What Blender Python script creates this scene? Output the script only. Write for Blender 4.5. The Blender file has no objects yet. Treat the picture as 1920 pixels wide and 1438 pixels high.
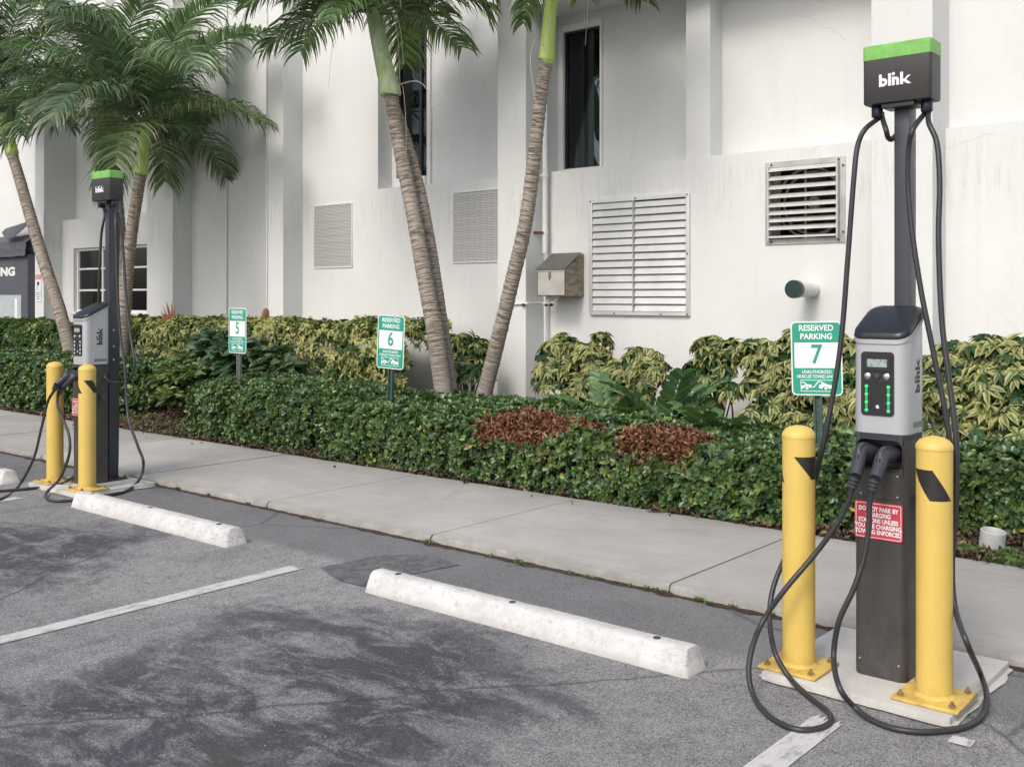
import bpy, bmesh, math, random
import numpy as np
from mathutils import Vector, Matrix, noise
random.seed(7); rng = np.random.default_rng(7)
S = bpy.context.scene
COL = S.collection
PI = math.pi
rad = math.radians

# ------------------------------------------------------------------ camera, sky, sun, exposure
FPX, YAW, ROW0, CAMH = 1946.0, rad(40.1), 560.0, 1.42      # focal length in px of the 1920 px photo, heading, eye height
cd = bpy.data.cameras.new('camera'); cam = bpy.data.objects.new('camera', cd); COL.objects.link(cam)
cam.location = (0, 0, CAMH); cam.rotation_euler = (rad(90), 0, YAW)
cd.sensor_width = 36; cd.lens = FPX / 1920 * 36; cd.shift_y = -(719 - ROW0) / 1920
cd.clip_start = 0.05; cd.clip_end = 600
S.camera = cam
SUN_EL, SUN_AZ = 45.0, 172.0         # azimuth measured from +y clockwise; the sun stands behind the camera
w = bpy.data.worlds.new('World'); S.world = w; w.use_nodes = True
nt = w.node_tree; nt.nodes.clear()
sky = nt.nodes.new('ShaderNodeTexSky'); sky.sky_type = 'NISHITA'; sky.sun_disc = False
sky.sun_elevation = rad(SUN_EL); sky.sun_rotation = rad(SUN_AZ)
sky.air_density = 0.8; sky.dust_density = 3.5; sky.ozone_density = 0.6
bg = nt.nodes.new('ShaderNodeBackground'); bg.inputs[1].default_value = 0.15
wo = nt.nodes.new('ShaderNodeOutputWorld')
nt.links.new(sky.outputs[0], bg.inputs[0]); nt.links.new(bg.outputs[0], wo.inputs[0])
sl = bpy.data.lights.new('sun', 'SUN'); sun = bpy.data.objects.new('sun', sl); COL.objects.link(sun)
sl.energy = 1.0; sl.angle = rad(16); sl.color = (1.0, 0.97, 0.92)
az, el = rad(SUN_AZ), rad(SUN_EL)
sdir = Vector((math.sin(az) * math.cos(el), math.cos(az) * math.cos(el), math.sin(el)))
sun.rotation_euler = sdir.to_track_quat('Z', 'Y').to_euler(); sun.location = (0, -5, 12)
S.view_settings.view_transform = 'Standard'; S.view_settings.look = 'None'
S.view_settings.gamma = 1; S.view_settings.use_curve_mapping = False
S.view_settings.exposure = 0.50

# ------------------------------------------------------------------ helpers
CA, SA = math.cos(YAW), math.sin(YAW)
def at(px, row, Y):
    """the point of the vertical plane y = Y (metres) seen at a pixel of the 1920 px photo"""
    t = (px - 960) / FPX
    d = Y / (CA + SA * t)
    return Vector((d * (t * CA - SA), Y, CAMH - (row - ROW0) * d / FPX))
def gr(px, row, z=0.0):
    """the point of the level z = const seen at a pixel"""
    d = (CAMH - z) * FPX / (row - ROW0)
    r = (px - 960) / FPX * d
    return Vector((r * CA - d * SA, r * SA + d * CA, z))
def screen_px(p):
    d = -p[0] * SA + p[1] * CA
    return (960 + FPX * (p[0] * CA + p[1] * SA) / d, ROW0 + FPX * (CAMH - p[2]) / d, d)

def props(o, label=None, cat=None, group=None, kind=None):
    if label: o['label'] = label
    if cat: o['category'] = cat
    if group: o['group'] = group
    if kind: o['kind'] = kind
    return o
def thing(name, label, cat, loc=(0, 0, 0), rz=0.0, group=None):
    o = bpy.data.objects.new(name, None); COL.objects.link(o)
    o.location = loc; o.rotation_euler = (0, 0, rz); o.empty_display_size = 0.1
    return props(o, label, cat, group)
def mesh_obj(name, me, mat=None, parent=None, label=None, kind=None, loc=None):
    o = bpy.data.objects.new(name, me); COL.objects.link(o)
    if mat is not None and not me.materials: me.materials.append(mat)
    if parent is not None: o.parent = parent
    if loc is not None: o.location = loc
    return props(o, label=label, kind=kind)
def copy_tree(o, parent=None):
    c = o.copy(); COL.objects.link(c); c.parent = parent
    for ch in list(o.children): copy_tree(ch, c)
    return c

class MB:
    """collects shapes, then links them as one mesh object"""
    def __init__(s): s.v = []; s.f = []; s.uv = None
    def add(s, vs, fs):
        n = len(s.v); s.v += [tuple(v) for v in vs]; s.f += [tuple(i + n for i in f) for f in fs]; return s
    def box(s, x0, x1, y0, y1, z0, z1, b=0.0):
        if b <= 0:
            return s.add([(x0,y0,z0),(x1,y0,z0),(x1,y1,z0),(x0,y1,z0),(x0,y0,z1),(x1,y0,z1),(x1,y1,z1),(x0,y1,z1)],
                         [(0,3,2,1),(4,5,6,7),(0,1,5,4),(1,2,6,5),(2,3,7,6),(3,0,4,7)])
        bm = bmesh.new(); bmesh.ops.create_cube(bm, size=1)
        for v in bm.verts:
            v.co = Vector(((x0+x1)/2 + v.co.x*(x1-x0), (y0+y1)/2 + v.co.y*(y1-y0), (z0+z1)/2 + v.co.z*(z1-z0)))
        bmesh.ops.bevel(bm, geom=bm.edges[:], offset=b, segments=2, affect='EDGES', profile=0.6)
        return s.bm(bm)
    def bm(s, bm, M=None):
        bm.verts.index_update()
        s.add([(M @ v.co if M else v.co) for v in bm.verts], [[v.index for v in f.verts] for f in bm.faces]); bm.free(); return s
    def prism(s, pts, fn0, fn1, cap=True):
        n = len(pts)
        s.add([fn0(p) for p in pts] + [fn1(p) for p in pts],
              [(i, (i+1) % n, n + (i+1) % n, n + i) for i in range(n)] + ([tuple(range(n))[::-1], tuple(range(n, 2*n))] if cap else []))
        return s
    def rings(s, rings, cap0=True, cap1=True):
        n = len(rings[0]); vs = [p for r in rings for p in r]; fs = []
        for k in range(len(rings) - 1):
            for i in range(n):
                a, b = k*n + i, k*n + (i+1) % n
                fs.append((a, b, b + n, a + n))
        if cap0: fs.append(tuple(range(n))[::-1])
        if cap1: fs.append(tuple(range((len(rings)-1)*n, len(rings)*n)))
        return s.add(vs, fs)
    def tube(s, pts, r, seg=10, caps=True):
        pts = [Vector(p) for p in pts]; n = len(pts)
        rs = r if isinstance(r, (list, tuple)) else [r] * n
        rings = []; up = None
        for i, p in enumerate(pts):
            t = (pts[min(i+1, n-1)] - pts[max(i-1, 0)]).normalized()
            if up is None:
                up = t.orthogonal().normalized()
            up = (up - t * up.dot(t)).normalized(); sd = t.cross(up)
            rings.append([p + (up * math.cos(2*PI*k/seg) + sd * math.sin(2*PI*k/seg)) * rs[i] for k in range(seg)])
        return s.rings(rings, caps, caps)
    def lathe(s, prof, cx=0, cy=0, seg=32):
        return s.rings([[(cx + r*math.cos(2*PI*k/seg), cy + r*math.sin(2*PI*k/seg), z) for k in range(seg)] for r, z in prof])
    def build(s, name, mat, parent=None, smooth=35, label=None, kind=None, loc=None):
        me = bpy.data.meshes.new(name); me.from_pydata(s.v, [], s.f)
        if smooth:
            me.polygons.foreach_set('use_smooth', [True] * len(me.polygons)); me.set_sharp_from_angle(angle=rad(smooth))
        me.update(); me.validate()
        return mesh_obj(name, me, mat, parent, label, kind, loc)

def rrect(w, d, r, seg=6, cx=0, cy=0):
    out = []
    for qx, qy, a0 in ((1, 1, 0), (-1, 1, 90), (-1, -1, 180), (1, -1, 270)):
        for k in range(seg + 1):
            a = rad(a0 + 90 * k / seg)
            out.append((cx + qx*(w/2 - r) + r*math.cos(a), cy + qy*(d/2 - r) + r*math.sin(a)))
    return out
def spline(pts, n=10):
    P = [Vector(p) for p in pts]; P = [P[0]*2 - P[1]] + P + [P[-1]*2 - P[-2]]; out = []
    for i in range(1, len(P) - 2):
        for k in range(n):
            t = k / n; a, b, c, d = P[i-1], P[i], P[i+1], P[i+2]
            out.append(0.5 * ((2*b) + (c - a)*t + (2*a - 5*b + 4*c - d)*t*t + (3*b - a - 3*c + d)*t**3))
    out.append(P[-2]); return out

def text_geo(s, size, bold=0.0, wide=1.0, depth=0.0, align='CENTER'):
    """lettering as flat geometry in the x-z plane facing -y; returns (verts, faces)"""
    cu = bpy.data.curves.new('lettering_curve', 'FONT'); cu.body = s; cu.size = size; cu.offset = bold; cu.extrude = depth
    cu.align_x = align; cu.align_y = 'CENTER'; cu.resolution_u = 4
    o = bpy.data.objects.new('lettering_curve', cu); COL.objects.link(o)
    me = bpy.data.meshes.new_from_object(o.evaluated_get(bpy.context.evaluated_depsgraph_get()))
    vs = [(v.co.x * wide, -v.co.z, v.co.y) for v in me.vertices]; fs = [tuple(p.vertices) for p in me.polygons]
    bpy.data.objects.remove(o); bpy.data.curves.remove(cu); bpy.data.meshes.remove(me)
    return vs, fs
def add_text(mb, s, x, y, z, size, bold=0.0, wide=1.0, align='CENTER'):
    vs, fs = text_geo(s, size, bold, wide, 0.0, align)
    mb.add([(vx + x, vy + y, vz + z) for vx, vy, vz in vs], fs)

# ------------------------------------------------------------------ materials
def lin(c):
    f = lambda u: u / 12.92 if u <= 0.04045 else ((u + 0.055) / 1.055) ** 2.4
    return tuple(f(x / 255) for x in c) + (1,)
class MT:
    def __init__(s, name, color=(0.5, 0.5, 0.5), rough=0.6, metal=0.0, spec=0.5):
        s.m = bpy.data.materials.new(name); s.m.use_nodes = True; s.t = s.m.node_tree; s.n = s.t.nodes
        s.p = s.n['Principled BSDF']; s.p.inputs['Base Color'].default_value = (*color[:3], 1)
        s.p.inputs['Roughness'].default_value = rough; s.p.inputs['Metallic'].default_value = metal
        s.p.inputs['Specular IOR Level'].default_value = spec; s._co = None
    def node(s, t, **kw):
        nd = s.n.new(t)
        for k, v in kw.items(): setattr(nd, k, v)
        return nd
    def link(s, a, b): s.t.links.new(a, b)
    def co(s, scale=(1, 1, 1), world=True):
        tc = s.node('ShaderNodeNewGeometry') if world else s.node('ShaderNodeTexCoord')
        mp = s.node('ShaderNodeMapping'); mp.inputs['Scale'].default_value = scale
        s.link(tc.outputs['Position' if world else 'Object'], mp.inputs['Vector']); return mp.outputs[0]
    def noise(s, scale, detail=4, rough=0.6, vec=None, dist=0.0):
        nd = s.node('ShaderNodeTexNoise'); nd.inputs['Scale'].default_value = scale; nd.inputs['Detail'].default_value = detail
        nd.inputs['Roughness'].default_value = rough; nd.inputs['Distortion'].default_value = dist
        s.link(vec if vec is not None else s.co(), nd.inputs['Vector']); return nd.outputs['Fac']
    def voro(s, scale, vec=None, out='Distance'):
        nd = s.node('ShaderNodeTexVoronoi'); nd.inputs['Scale'].default_value = scale
        s.link(vec if vec is not None else s.co(), nd.inputs['Vector']); return nd.outputs[out]
    def ramp(s, fac, stops):
        nd = s.node('ShaderNodeValToRGB'); e = nd.color_ramp.elements
        while len(e) < len(stops): e.new(0.5)
        for el_, (p, c) in zip(e, stops):
            el_.position = p; el_.color = (c, c, c, 1) if isinstance(c, (int, float)) else (*c[:3], 1)
        s.link(fac, nd.inputs[0]); return nd.outputs[0]
    def mix(s, fac, a, b, blend='MIX'):
        nd = s.node('ShaderNodeMix', data_type='RGBA', blend_type=blend)
        for sock, v in ((nd.inputs[0], fac), (nd.inputs[6], a), (nd.inputs[7], b)):
            if isinstance(v, (int, float)): sock.default_value = v if sock == nd.inputs[0] else (v, v, v, 1)
            elif isinstance(v, tuple): sock.default_value = (*v[:3], 1)
            else: s.link(v, sock)
        return nd.outputs[2]
    def math(s, op, a, b=0.0, clamp=False):
        nd = s.node('ShaderNodeMath', operation=op); nd.use_clamp = clamp
        for sock, v in ((nd.inputs[0], a), (nd.inputs[1], b)):
            if isinstance(v, (int, float)): sock.default_value = v
            else: s.link(v, sock)
        return nd.outputs[0]
    def sep(s, vec=None):
        nd = s.node('ShaderNodeSeparateXYZ'); s.link(vec if vec is not None else s.co(), nd.inputs[0]); return nd.outputs
    def color(s, sock): s.link(sock, s.p.inputs['Base Color']); return s
    def rough(s, sock): s.link(sock, s.p.inputs['Roughness']); return s
    def bump(s, h, strength=0.3, dist=0.01):
        nd = s.node('ShaderNodeBump'); nd.inputs['Strength'].default_value = strength; nd.inputs['Distance'].default_value = dist
        s.link(h, nd.inputs['Height']); s.link(nd.outputs[0], s.p.inputs['Normal']); return s

M = {}
def simple(name, c, rough=0.6, metal=0.0, var=0.12, scale=6, bump=0.0, bscale=200, spec=0.5):
    t = MT(name, c, rough, metal, spec)
    f = t.noise(scale, 6, 0.65)
    t.color(t.mix(t.ramp(f, [(0.3, 0.0), (0.7, 1.0)]), tuple(x*(1-var) for x in c[:3]), tuple(min(1, x*(1+var)) for x in c[:3])))
    t.rough(t.ramp(t.noise(scale*3, 3), [(0.2, max(0, rough-0.08)), (0.8, min(1, rough+0.1))]))
    if bump: t.bump(t.noise(bscale, 3), bump, 0.004)
    M[name] = t.m; return t

# painted stucco of the building: big soft grime, rain streaks under the ledges, fine grain
t = MT('stucco', (0.7, 0.7, 0.68), 0.85, spec=0.25)
big = t.noise(0.7, 5, 0.6)
c = t.mix(t.ramp(big, [(0.3, 0.0), (0.7, 1.0)]), (0.645, 0.66, 0.645), (0.72, 0.735, 0.72))
streak = t.noise(5, 5, 0.7, t.co((3.0, 3.0, 0.22)))
c = t.mix(t.ramp(streak, [(0.50, 0.0), (0.85, 0.35)]), c, (0.56, 0.57, 0.54))
spots = t.noise(14, 6, 0.7)
c = t.mix(t.ramp(spots, [(0.62, 0.0), (0.75, 0.35)]), c, (0.58, 0.57, 0.52))
z = t.sep()[2]
low = t.math('MULTIPLY', t.ramp(z, [(0.0, 1.0), (1.0, 0.0)]), t.ramp(t.noise(3, 5, 0.7, t.co((1, 1, 0.6))), [(0.4, 0.0), (0.7, 0.6)]))
c = t.mix(low, c, (0.5, 0.5, 0.44))
drip = t.math('MULTIPLY', t.ramp(t.math('ABSOLUTE', t.math('SUBTRACT', z, 2.45)), [(0.12, 1.0), (0.36, 0.0)]), t.ramp(t.noise(4, 6, 0.75, t.co((5.0, 5.0, 0.5))), [(0.50, 0.0), (0.66, 0.6)]))
c = t.mix(drip, c, (0.50, 0.50, 0.46))
cv_ = t.node('ShaderNodeTexVoronoi', feature='DISTANCE_TO_EDGE'); cv_.inputs['Scale'].default_value = 0.75
wv = t.node('ShaderNodeMix', data_type='VECTOR'); wv.inputs[0].default_value = 0.25
nz = t.node('ShaderNodeTexNoise'); nz.inputs['Scale'].default_value = 2.0; nz.inputs['Detail'].default_value = 7; t.link(t.co(), nz.inputs['Vector'])
t.link(t.co(), wv.inputs[4]); t.link(nz.outputs['Color'], wv.inputs[5]); t.link(wv.outputs[1], cv_.inputs['Vector'])
hair = t.math('MULTIPLY', t.ramp(cv_.outputs['Distance'], [(0.0, 0.35), (0.004, 0.0)]), t.ramp(t.noise(0.8, 2), [(0.5, 0.0), (0.6, 1.0)]))
c = t.mix(hair, c, (0.42, 0.42, 0.39))
gr_ = t.ramp(t.noise(110, 5, 0.75), [(0.35, 0.0), (0.65, 0.16)]); c = t.mix(gr_, c, (0.56, 0.56, 0.53))
t.color(c); t.bump(t.mix(0.5, t.noise(120, 4, 0.65), t.noise(22, 5, 0.55)), 0.45, 0.008); M['stucco'] = t.m

# asphalt with bleached aggregate, oil-dark zones where cars stand, a newer strip along the walk
t = MT('asphalt', (0.12, 0.12, 0.125), 0.85, spec=0.3)
P = t.sep(); X, Y = P[0], P[1]
wob = t.math('MULTIPLY', t.math('SUBTRACT', t.noise(0.9, 5, 0.62), 0.5), 2.2)
xs = t.math('PINGPONG', t.math('ADD', X, 4.4 + 30), 1.5)          # 0 at a painted line, 1.5 in the middle of a stall
mid = t.math('MULTIPLY', xs, 0.46)
yf_ = t.ramp(t.math('DIVIDE', t.math('SUBTRACT', 3.62, Y), 1.5), [(0.0, 0.0), (0.5, 1.0)])
fr_ = t.noise(1.15, 10, 0.70, None, 0.35); fine = t.noise(34, 8, 0.8)
grit = t.voro(240, None, 'Color'); gs = t.node('ShaderNodeSeparateColor'); t.link(grit, gs.inputs[0])
score = t.math('ADD', t.math('MULTIPLY', fr_, 1.25), t.math('MULTIPLY', t.math('ADD', mid, -0.36), 0.95))
score = t.math('ADD', score, t.math('MULTIPLY', t.math('SUBTRACT', yf_, 1.0), 0.45))
score = t.math('ADD', score, t.math('MULTIPLY', t.math('SUBTRACT', fine, 0.5), 0.42))
score = t.math('ADD', score, t.math('MULTIPLY', t.math('SUBTRACT', gs.outputs[2], 0.5), 0.06))
dark = t.ramp(score, [(0.50, 0.0), (0.60, 0.72), (0.76, 1.0)])
mott = t.ramp(t.noise(3.6, 10, 0.74, t.co((0.8, 1.5, 1)), 0.6), [(0.41, 0.28), (0.53, 1.0)])
dark = t.math('MULTIPLY', dark, mott)
rub = t.math('MULTIPLY', t.ramp(t.noise(1.4, 9, 0.72, t.co((2.6, 0.5, 1)), 0.8), [(0.54, 0.0), (0.70, 0.45)]), 1.0)
dark = t.math('MAXIMUM', dark, rub)
yfade = yf_
g1 = t.ramp(gs.outputs[0], [(0.15, 0.0), (0.85, 1.0)])
f2 = t.ramp(t.noise(9, 8, 0.75), [(0.38, 0.0), (0.62, 1.0)])
light = t.mix(g1, (0.105, 0.107, 0.108), (0.325, 0.328, 0.325))
light = t.mix(f2, light, t.mix(g1, (0.18, 0.18, 0.178), (0.39, 0.39, 0.383)))
darkc = t.mix(g1, (0.044, 0.048, 0.055), (0.088, 0.092, 0.102))
crumb = t.ramp(t.noise(26, 9, 0.82), [(0.55, 0.0), (0.62, 0.9)])
darkc = t.mix(t.math('MULTIPLY', crumb, t.ramp(t.noise(2.5, 5), [(0.46, 0.05), (0.60, 1.0)])), darkc, (0.26, 0.262, 0.26))
base = t.mix(dark, light, darkc)
brown = t.math('MULTIPLY', t.ramp(t.noise(1.7, 8, 0.75, None, 0.5), [(0.57, 0.0), (0.66, 0.55)]), yfade)
base = t.mix(brown, base, (0.080, 0.072, 0.060))
patch = t.ramp(t.noise(0.55, 3, 0.5), [(0.45, 0.86), (0.58, 1.0)])
base = t.mix(1.0, base, patch, 'MULTIPLY')
nr = t.node('ShaderNodeMapRange'); nr.interpolation_type = 'SMOOTHSTEP'
nr.inputs['From Min'].default_value = 3.66; nr.inputs['From Max'].default_value = 3.80
t.link(t.math('ADD', Y, t.math('MULTIPLY', wob, 0.06)), nr.inputs['Value'])
newc = t.mix(g1, (0.08, 0.083, 0.087), (0.19, 0.193, 0.198))
newc = t.mix(t.ramp(t.noise(2.2, 6, 0.65), [(0.35, 0.0), (0.68, 0.6)]), newc, (0.21, 0.212, 0.212))
base = t.mix(t.math('MULTIPLY', nr.outputs[0], 0.85), base, newc)
cr = t.node('ShaderNodeTexVoronoi', feature='DISTANCE_TO_EDGE'); cr.inputs['Scale'].default_value = 0.42
wv = t.node('ShaderNodeMix', data_type='VECTOR'); wv.inputs[0].default_value = 0.12
nz = t.node('ShaderNodeTexNoise'); nz.inputs['Scale'].default_value = 2.5; nz.inputs['Detail'].default_value = 6; t.link(t.co(), nz.inputs['Vector'])
t.link(t.co(), wv.inputs[4]); t.link(nz.outputs['Color'], wv.inputs[5]); t.link(wv.outputs[1], cr.inputs['Vector'])
crack = t.ramp(cr.outputs['Distance'], [(0.0, 0.7), (0.005, 0.0)])
base = t.mix(crack, base, (0.045, 0.045, 0.05))
t.color(base); t.bump(t.mix(0.35, gs.outputs[1], t.noise(90, 4, 0.7)), 0.55, 0.005)
t.rough(t.ramp(dark, [(0.0, 0.9), (1.0, 0.68)])); M['asphalt'] = t.m

# concrete walk
t = MT('concrete', (0.4, 0.39, 0.36), 0.88, spec=0.25)
oi = t.node('ShaderNodeObjectInfo')
c = t.mix(t.ramp(t.noise(1.3, 7, 0.65), [(0.3, 0.0), (0.7, 1.0)]), (0.335, 0.33, 0.305), (0.44, 0.43, 0.395))
c = t.mix(t.ramp(t.noise(60, 6, 0.75), [(0.35, 0.25), (0.65, 0.0)]), c, (0.26, 0.26, 0.245))
c = t.mix(t.ramp(t.noise(7, 6, 0.75, t.co((0.4, 2, 1))), [(0.52, 0.0), (0.72, 0.5)]), c, (0.30, 0.29, 0.27))
c = t.mix(t.ramp(t.noise(2.1, 8, 0.75, None, 0.6), [(0.54, 0.0), (0.66, 0.45)]), c, (0.25, 0.245, 0.22))
c = t.mix(t.ramp(t.noise(0.8, 9, 0.78, t.co((1, 1.6, 1)), 0.3), [(0.45, 0.0), (0.62, 0.5)]), c, (0.285, 0.285, 0.27))
c = t.mix(0.12, c, oi.outputs['Random'], 'OVERLAY')
sp_ = t.voro(9); c = t.mix(t.ramp(sp_, [(0.0, 0.75), (0.035, 0.0)]), c, (0.12, 0.1, 0.08))
c = t.mix(t.ramp(t.noise(150, 5, 0.8), [(0.42, 0.0), (0.66, 0.30)]), c, (0.22, 0.22, 0.205))
yy = t.sep()[1]; edge = t.math('MULTIPLY', t.ramp(t.math('ABSOLUTE', t.math('SUBTRACT', yy, 5.02)), [(0.58, 0.0), (0.72, 1.0)]), t.ramp(t.noise(7, 7, 0.75), [(0.40, 0.0), (0.60, 0.7)]))
c = t.mix(edge, c, (0.23, 0.225, 0.20))
t.color(c); t.bump(t.mix(0.5, t.noise(170, 4, 0.7), t.noise(26, 5, 0.6)), 0.45, 0.005); M['concrete'] = t.m
t = MT('pad_concrete', (0.55, 0.54, 0.5), 0.85, spec=0.25)
c = t.mix(t.ramp(t.noise(4, 7, 0.7), [(0.3, 0.0), (0.7, 1.0)]), (0.43, 0.43, 0.40), (0.60, 0.59, 0.55))
c = t.mix(t.ramp(t.noise(70, 5, 0.7), [(0.35, 0.3), (0.6, 0.0)]), c, (0.36, 0.35, 0.33))
t.color(c); t.bump(t.noise(180, 4, 0.6), 0.3, 0.003); M['pad_concrete'] = t.m
# whitewashed wheel stop
t = MT('wheel_stop_paint', (0.72, 0.72, 0.7), 0.8, spec=0.3)
c = t.mix(t.ramp(t.noise(5, 8, 0.72), [(0.35, 0.0), (0.65, 1.0)]), (0.50, 0.50, 0.485), (0.66, 0.66, 0.64))
c = t.mix(t.ramp(t.noise(30, 7, 0.8), [(0.52, 0.0), (0.68, 0.8)]), c, (0.33, 0.33, 0.315))
c = t.mix(t.math('MULTIPLY', t.ramp(t.noise(16, 7, 0.8, t.co((.5, 1, 2.5))), [(0.52, 0.0), (0.62, 0.6)]), t.ramp(t.noise(1.6, 2), [(0.48, 0.0), (0.6, 1.0)])), c, (0.17, 0.17, 0.17))
c = t.mix(t.ramp(t.voro(60), [(0.0, 0.8), (0.1, 0.0)]), c, (0.33, 0.32, 0.30))
lowd = t.ramp(t.math('ADD', t.sep()[2], t.math('MULTIPLY', t.noise(20, 5), 0.03)), [(0.012, 0.7), (0.05, 0.0)])
c = t.mix(lowd, c, (0.42, 0.41, 0.38))
t.color(c); t.bump(t.mix(0.5, t.noise(40, 7, 0.75), t.noise(160, 4)), 0.6, 0.006); M['wheel_stop_paint'] = t.m
# road paint, worn through
def worn_paint():
    t = MT('road_paint', (0.7, 0.7, 0.68), 0.75)
    c = t.mix(t.ramp(t.noise(12, 8, 0.8, t.co((2.2, 0.7, 1))), [(0.50, 0.0), (0.62, 0.85)]), (0.60, 0.60, 0.58), (0.20, 0.20, 0.205))
    c = t.mix(t.ramp(t.voro(230), [(0.0, 0.0), (0.5, 0.25)]), c, (0.3, 0.3, 0.3))
    t.color(c); t.bump(t.noise(120, 4), 0.4, 0.003); M['road_paint'] = t.m
worn_paint()
# soil with mulch
t = MT('mulch_soil', (0.1, 0.06, 0.045), 0.95, spec=0.15)
c = t.mix(t.ramp(t.noise(40, 7, 0.8), [(0.35, 0.0), (0.65, 1.0)]), (0.035, 0.027, 0.022), (0.15, 0.105, 0.085))
t.color(c); t.bump(t.noise(60, 7, 0.8), 1.0, 0.02); M['mulch_soil'] = t.m
simple('bark_chip', (0.17, 0.095, 0.065), 0.9, var=0.5, scale=40)
t = MT('bollard_yellow', (0.6, 0.46, 0.12), 0.5)
c = t.mix(t.ramp(t.noise(6, 6, 0.7, t.co((1, 1, .5))), [(0.35, 0.0), (0.7, 1.0)]), (0.62, 0.445, 0.10), (0.70, 0.51, 0.135))
c = t.mix(t.ramp(t.noise(26, 7, 0.8, t.co((1, 1, .6))), [(0.60, 0.0), (0.72, 0.5)]), c, (0.40, 0.31, 0.13))
c = t.mix(t.ramp(t.noise(55, 5, 0.8), [(0.70, 0.0), (0.74, 0.8)]), c, (0.22, 0.17, 0.10))
c = t.mix(t.math('MULTIPLY', t.ramp(t.sep()[2], [(0.03, 1.0), (0.10, 0.0)]), t.ramp(t.noise(18, 6, 0.75), [(0.42, 0.0), (0.62, 0.75)])), c, (0.36, 0.22, 0.07))
t.color(c); t.rough(t.ramp(t.noise(12, 5), [(0.3, 0.38), (0.7, 0.62)])); t.bump(t.noise(90, 5, 0.6), 0.12, 0.003); M['bollard_yellow'] = t.m
simple('reflective_black', (0.025, 0.023, 0.022), 0.4, var=0.3, scale=30)
simple('bolt_metal', (0.30, 0.22, 0.10), 0.6, 0.5, var=0.4, scale=60)
simple('rust', (0.12, 0.055, 0.03), 0.9, var=0.4, scale=80)
t = simple('charger_dark', (0.060, 0.056, 0.054), 0.42, var=0.10, scale=3)
dst = t.math('MULTIPLY', t.ramp(t.sep()[2], [(0.05, 1.0), (0.55, 0.12)]), t.ramp(t.noise(11, 7, 0.75, t.co((1, 1, .5))), [(0.38, 0.0), (0.70, 0.6)]))
scr = t.ramp(t.noise(8, 8, 0.8, t.co((6, 6, .6))), [(0.62, 0.0), (0.72, 0.3)])
t.color(t.mix(scr, t.mix(dst, t.mix(t.noise(3, 5), (0.042, 0.040, 0.040), (0.058, 0.055, 0.053)), (0.12, 0.113, 0.105)), (0.12, 0.115, 0.11)))
t.bump(t.noise(500, 2), 0.08, 0.002)
simple('charger_cap', (0.018, 0.02, 0.024), 0.32, var=0.15, scale=5)
simple('charger_navy', (0.038, 0.041, 0.052), 0.38, var=0.12, scale=4)
simple('silver_paint', (0.46, 0.48, 0.49), 0.36, 0.25, var=0.04, scale=4)
simple('lime_plastic', (0.19, 0.47, 0.10), 0.4, var=0.22, scale=14)
simple('bezel_black', (0.022, 0.022, 0.024), 0.35, var=0.1)
simple('cable_rubber', (0.030, 0.031, 0.034), 0.42, var=0.15, scale=20)
simple('connector_grey', (0.045, 0.047, 0.06), 0.45, var=0.1, scale=20)
simple('gland_plastic', (0.022, 0.028, 0.045), 0.3, var=0.1)
simple('logo_white', (0.75, 0.77, 0.8), 0.5, var=0.03)
simple('logo_black', (0.02, 0.02, 0.022), 0.5, var=0.03)
simple('button_metal', (0.7, 0.69, 0.67), 0.25, 0.9, var=0.05)
simple('sign_green', (0.018, 0.30, 0.20), 0.45, var=0.08, scale=12)
simple('sign_white', (0.74, 0.77, 0.75), 0.45, var=0.04, scale=12)
simple('sign_red', (0.52, 0.045, 0.07), 0.45, var=0.06, scale=14)
simple('dead_red', (0.17, 0.03, 0.025), 0.6, var=0.2)
simple('post_green', (0.045, 0.10, 0.08), 0.6, 0.2, var=0.3, scale=30)
simple('post_galvanised', (0.22, 0.23, 0.22), 0.6, 0.4, var=0.3, scale=30)
simple('tape_blue', (0.30, 0.45, 0.70), 0.5)
simple('aluminium', (0.66, 0.67, 0.65), 0.45, 0.45, var=0.12, scale=3)
simple('aluminium_dull', (0.42, 0.43, 0.41), 0.6, 0.35, var=0.18, scale=7)
simple('slat_paint', (0.52, 0.52, 0.49), 0.6, 0.1, var=0.12, scale=8)
simple('dark_metal', (0.05, 0.048, 0.045), 0.6, 0.3, var=0.4, scale=12)
simple('frame_white', (0.74, 0.74, 0.72), 0.5, var=0.05)
simple('frame_black', (0.025, 0.025, 0.027), 0.4, var=0.1)
simple('room_dark', (0.022, 0.022, 0.022), 0.9, var=0.3, scale=2)
simple('room_wall', (0.20, 0.20, 0.18), 0.9, var=0.2, scale=2)
simple('curtain', (0.10, 0.11, 0.12), 0.9, var=0.3, scale=3)
simple('canvas_charcoal', (0.085, 0.092, 0.108), 0.85, var=0.12, scale=5, bump=0.2, bscale=300)
simple('awning_panel', (0.42, 0.47, 0.48), 0.4, var=0.15, scale=4)
simple('pipe_paint', (0.66, 0.67, 0.65), 0.5, var=0.08)
simple('pvc_grey', (0.45, 0.46, 0.44), 0.5, var=0.1)
simple('cap_dark_green', (0.012, 0.035, 0.032), 0.35)
simple('dry_palm', (0.33, 0.13, 0.085), 0.8, var=0.35, scale=30)
simple('husk_brown', (0.17, 0.085, 0.03), 0.7, var=0.3, scale=15)
simple('twig', (0.11, 0.085, 0.06), 0.9, var=0.3, scale=30)
simple('dry_string', (0.45, 0.42, 0.34), 0.8)
simple('stem_green', (0.10, 0.16, 0.06), 0.6, var=0.2)
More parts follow.
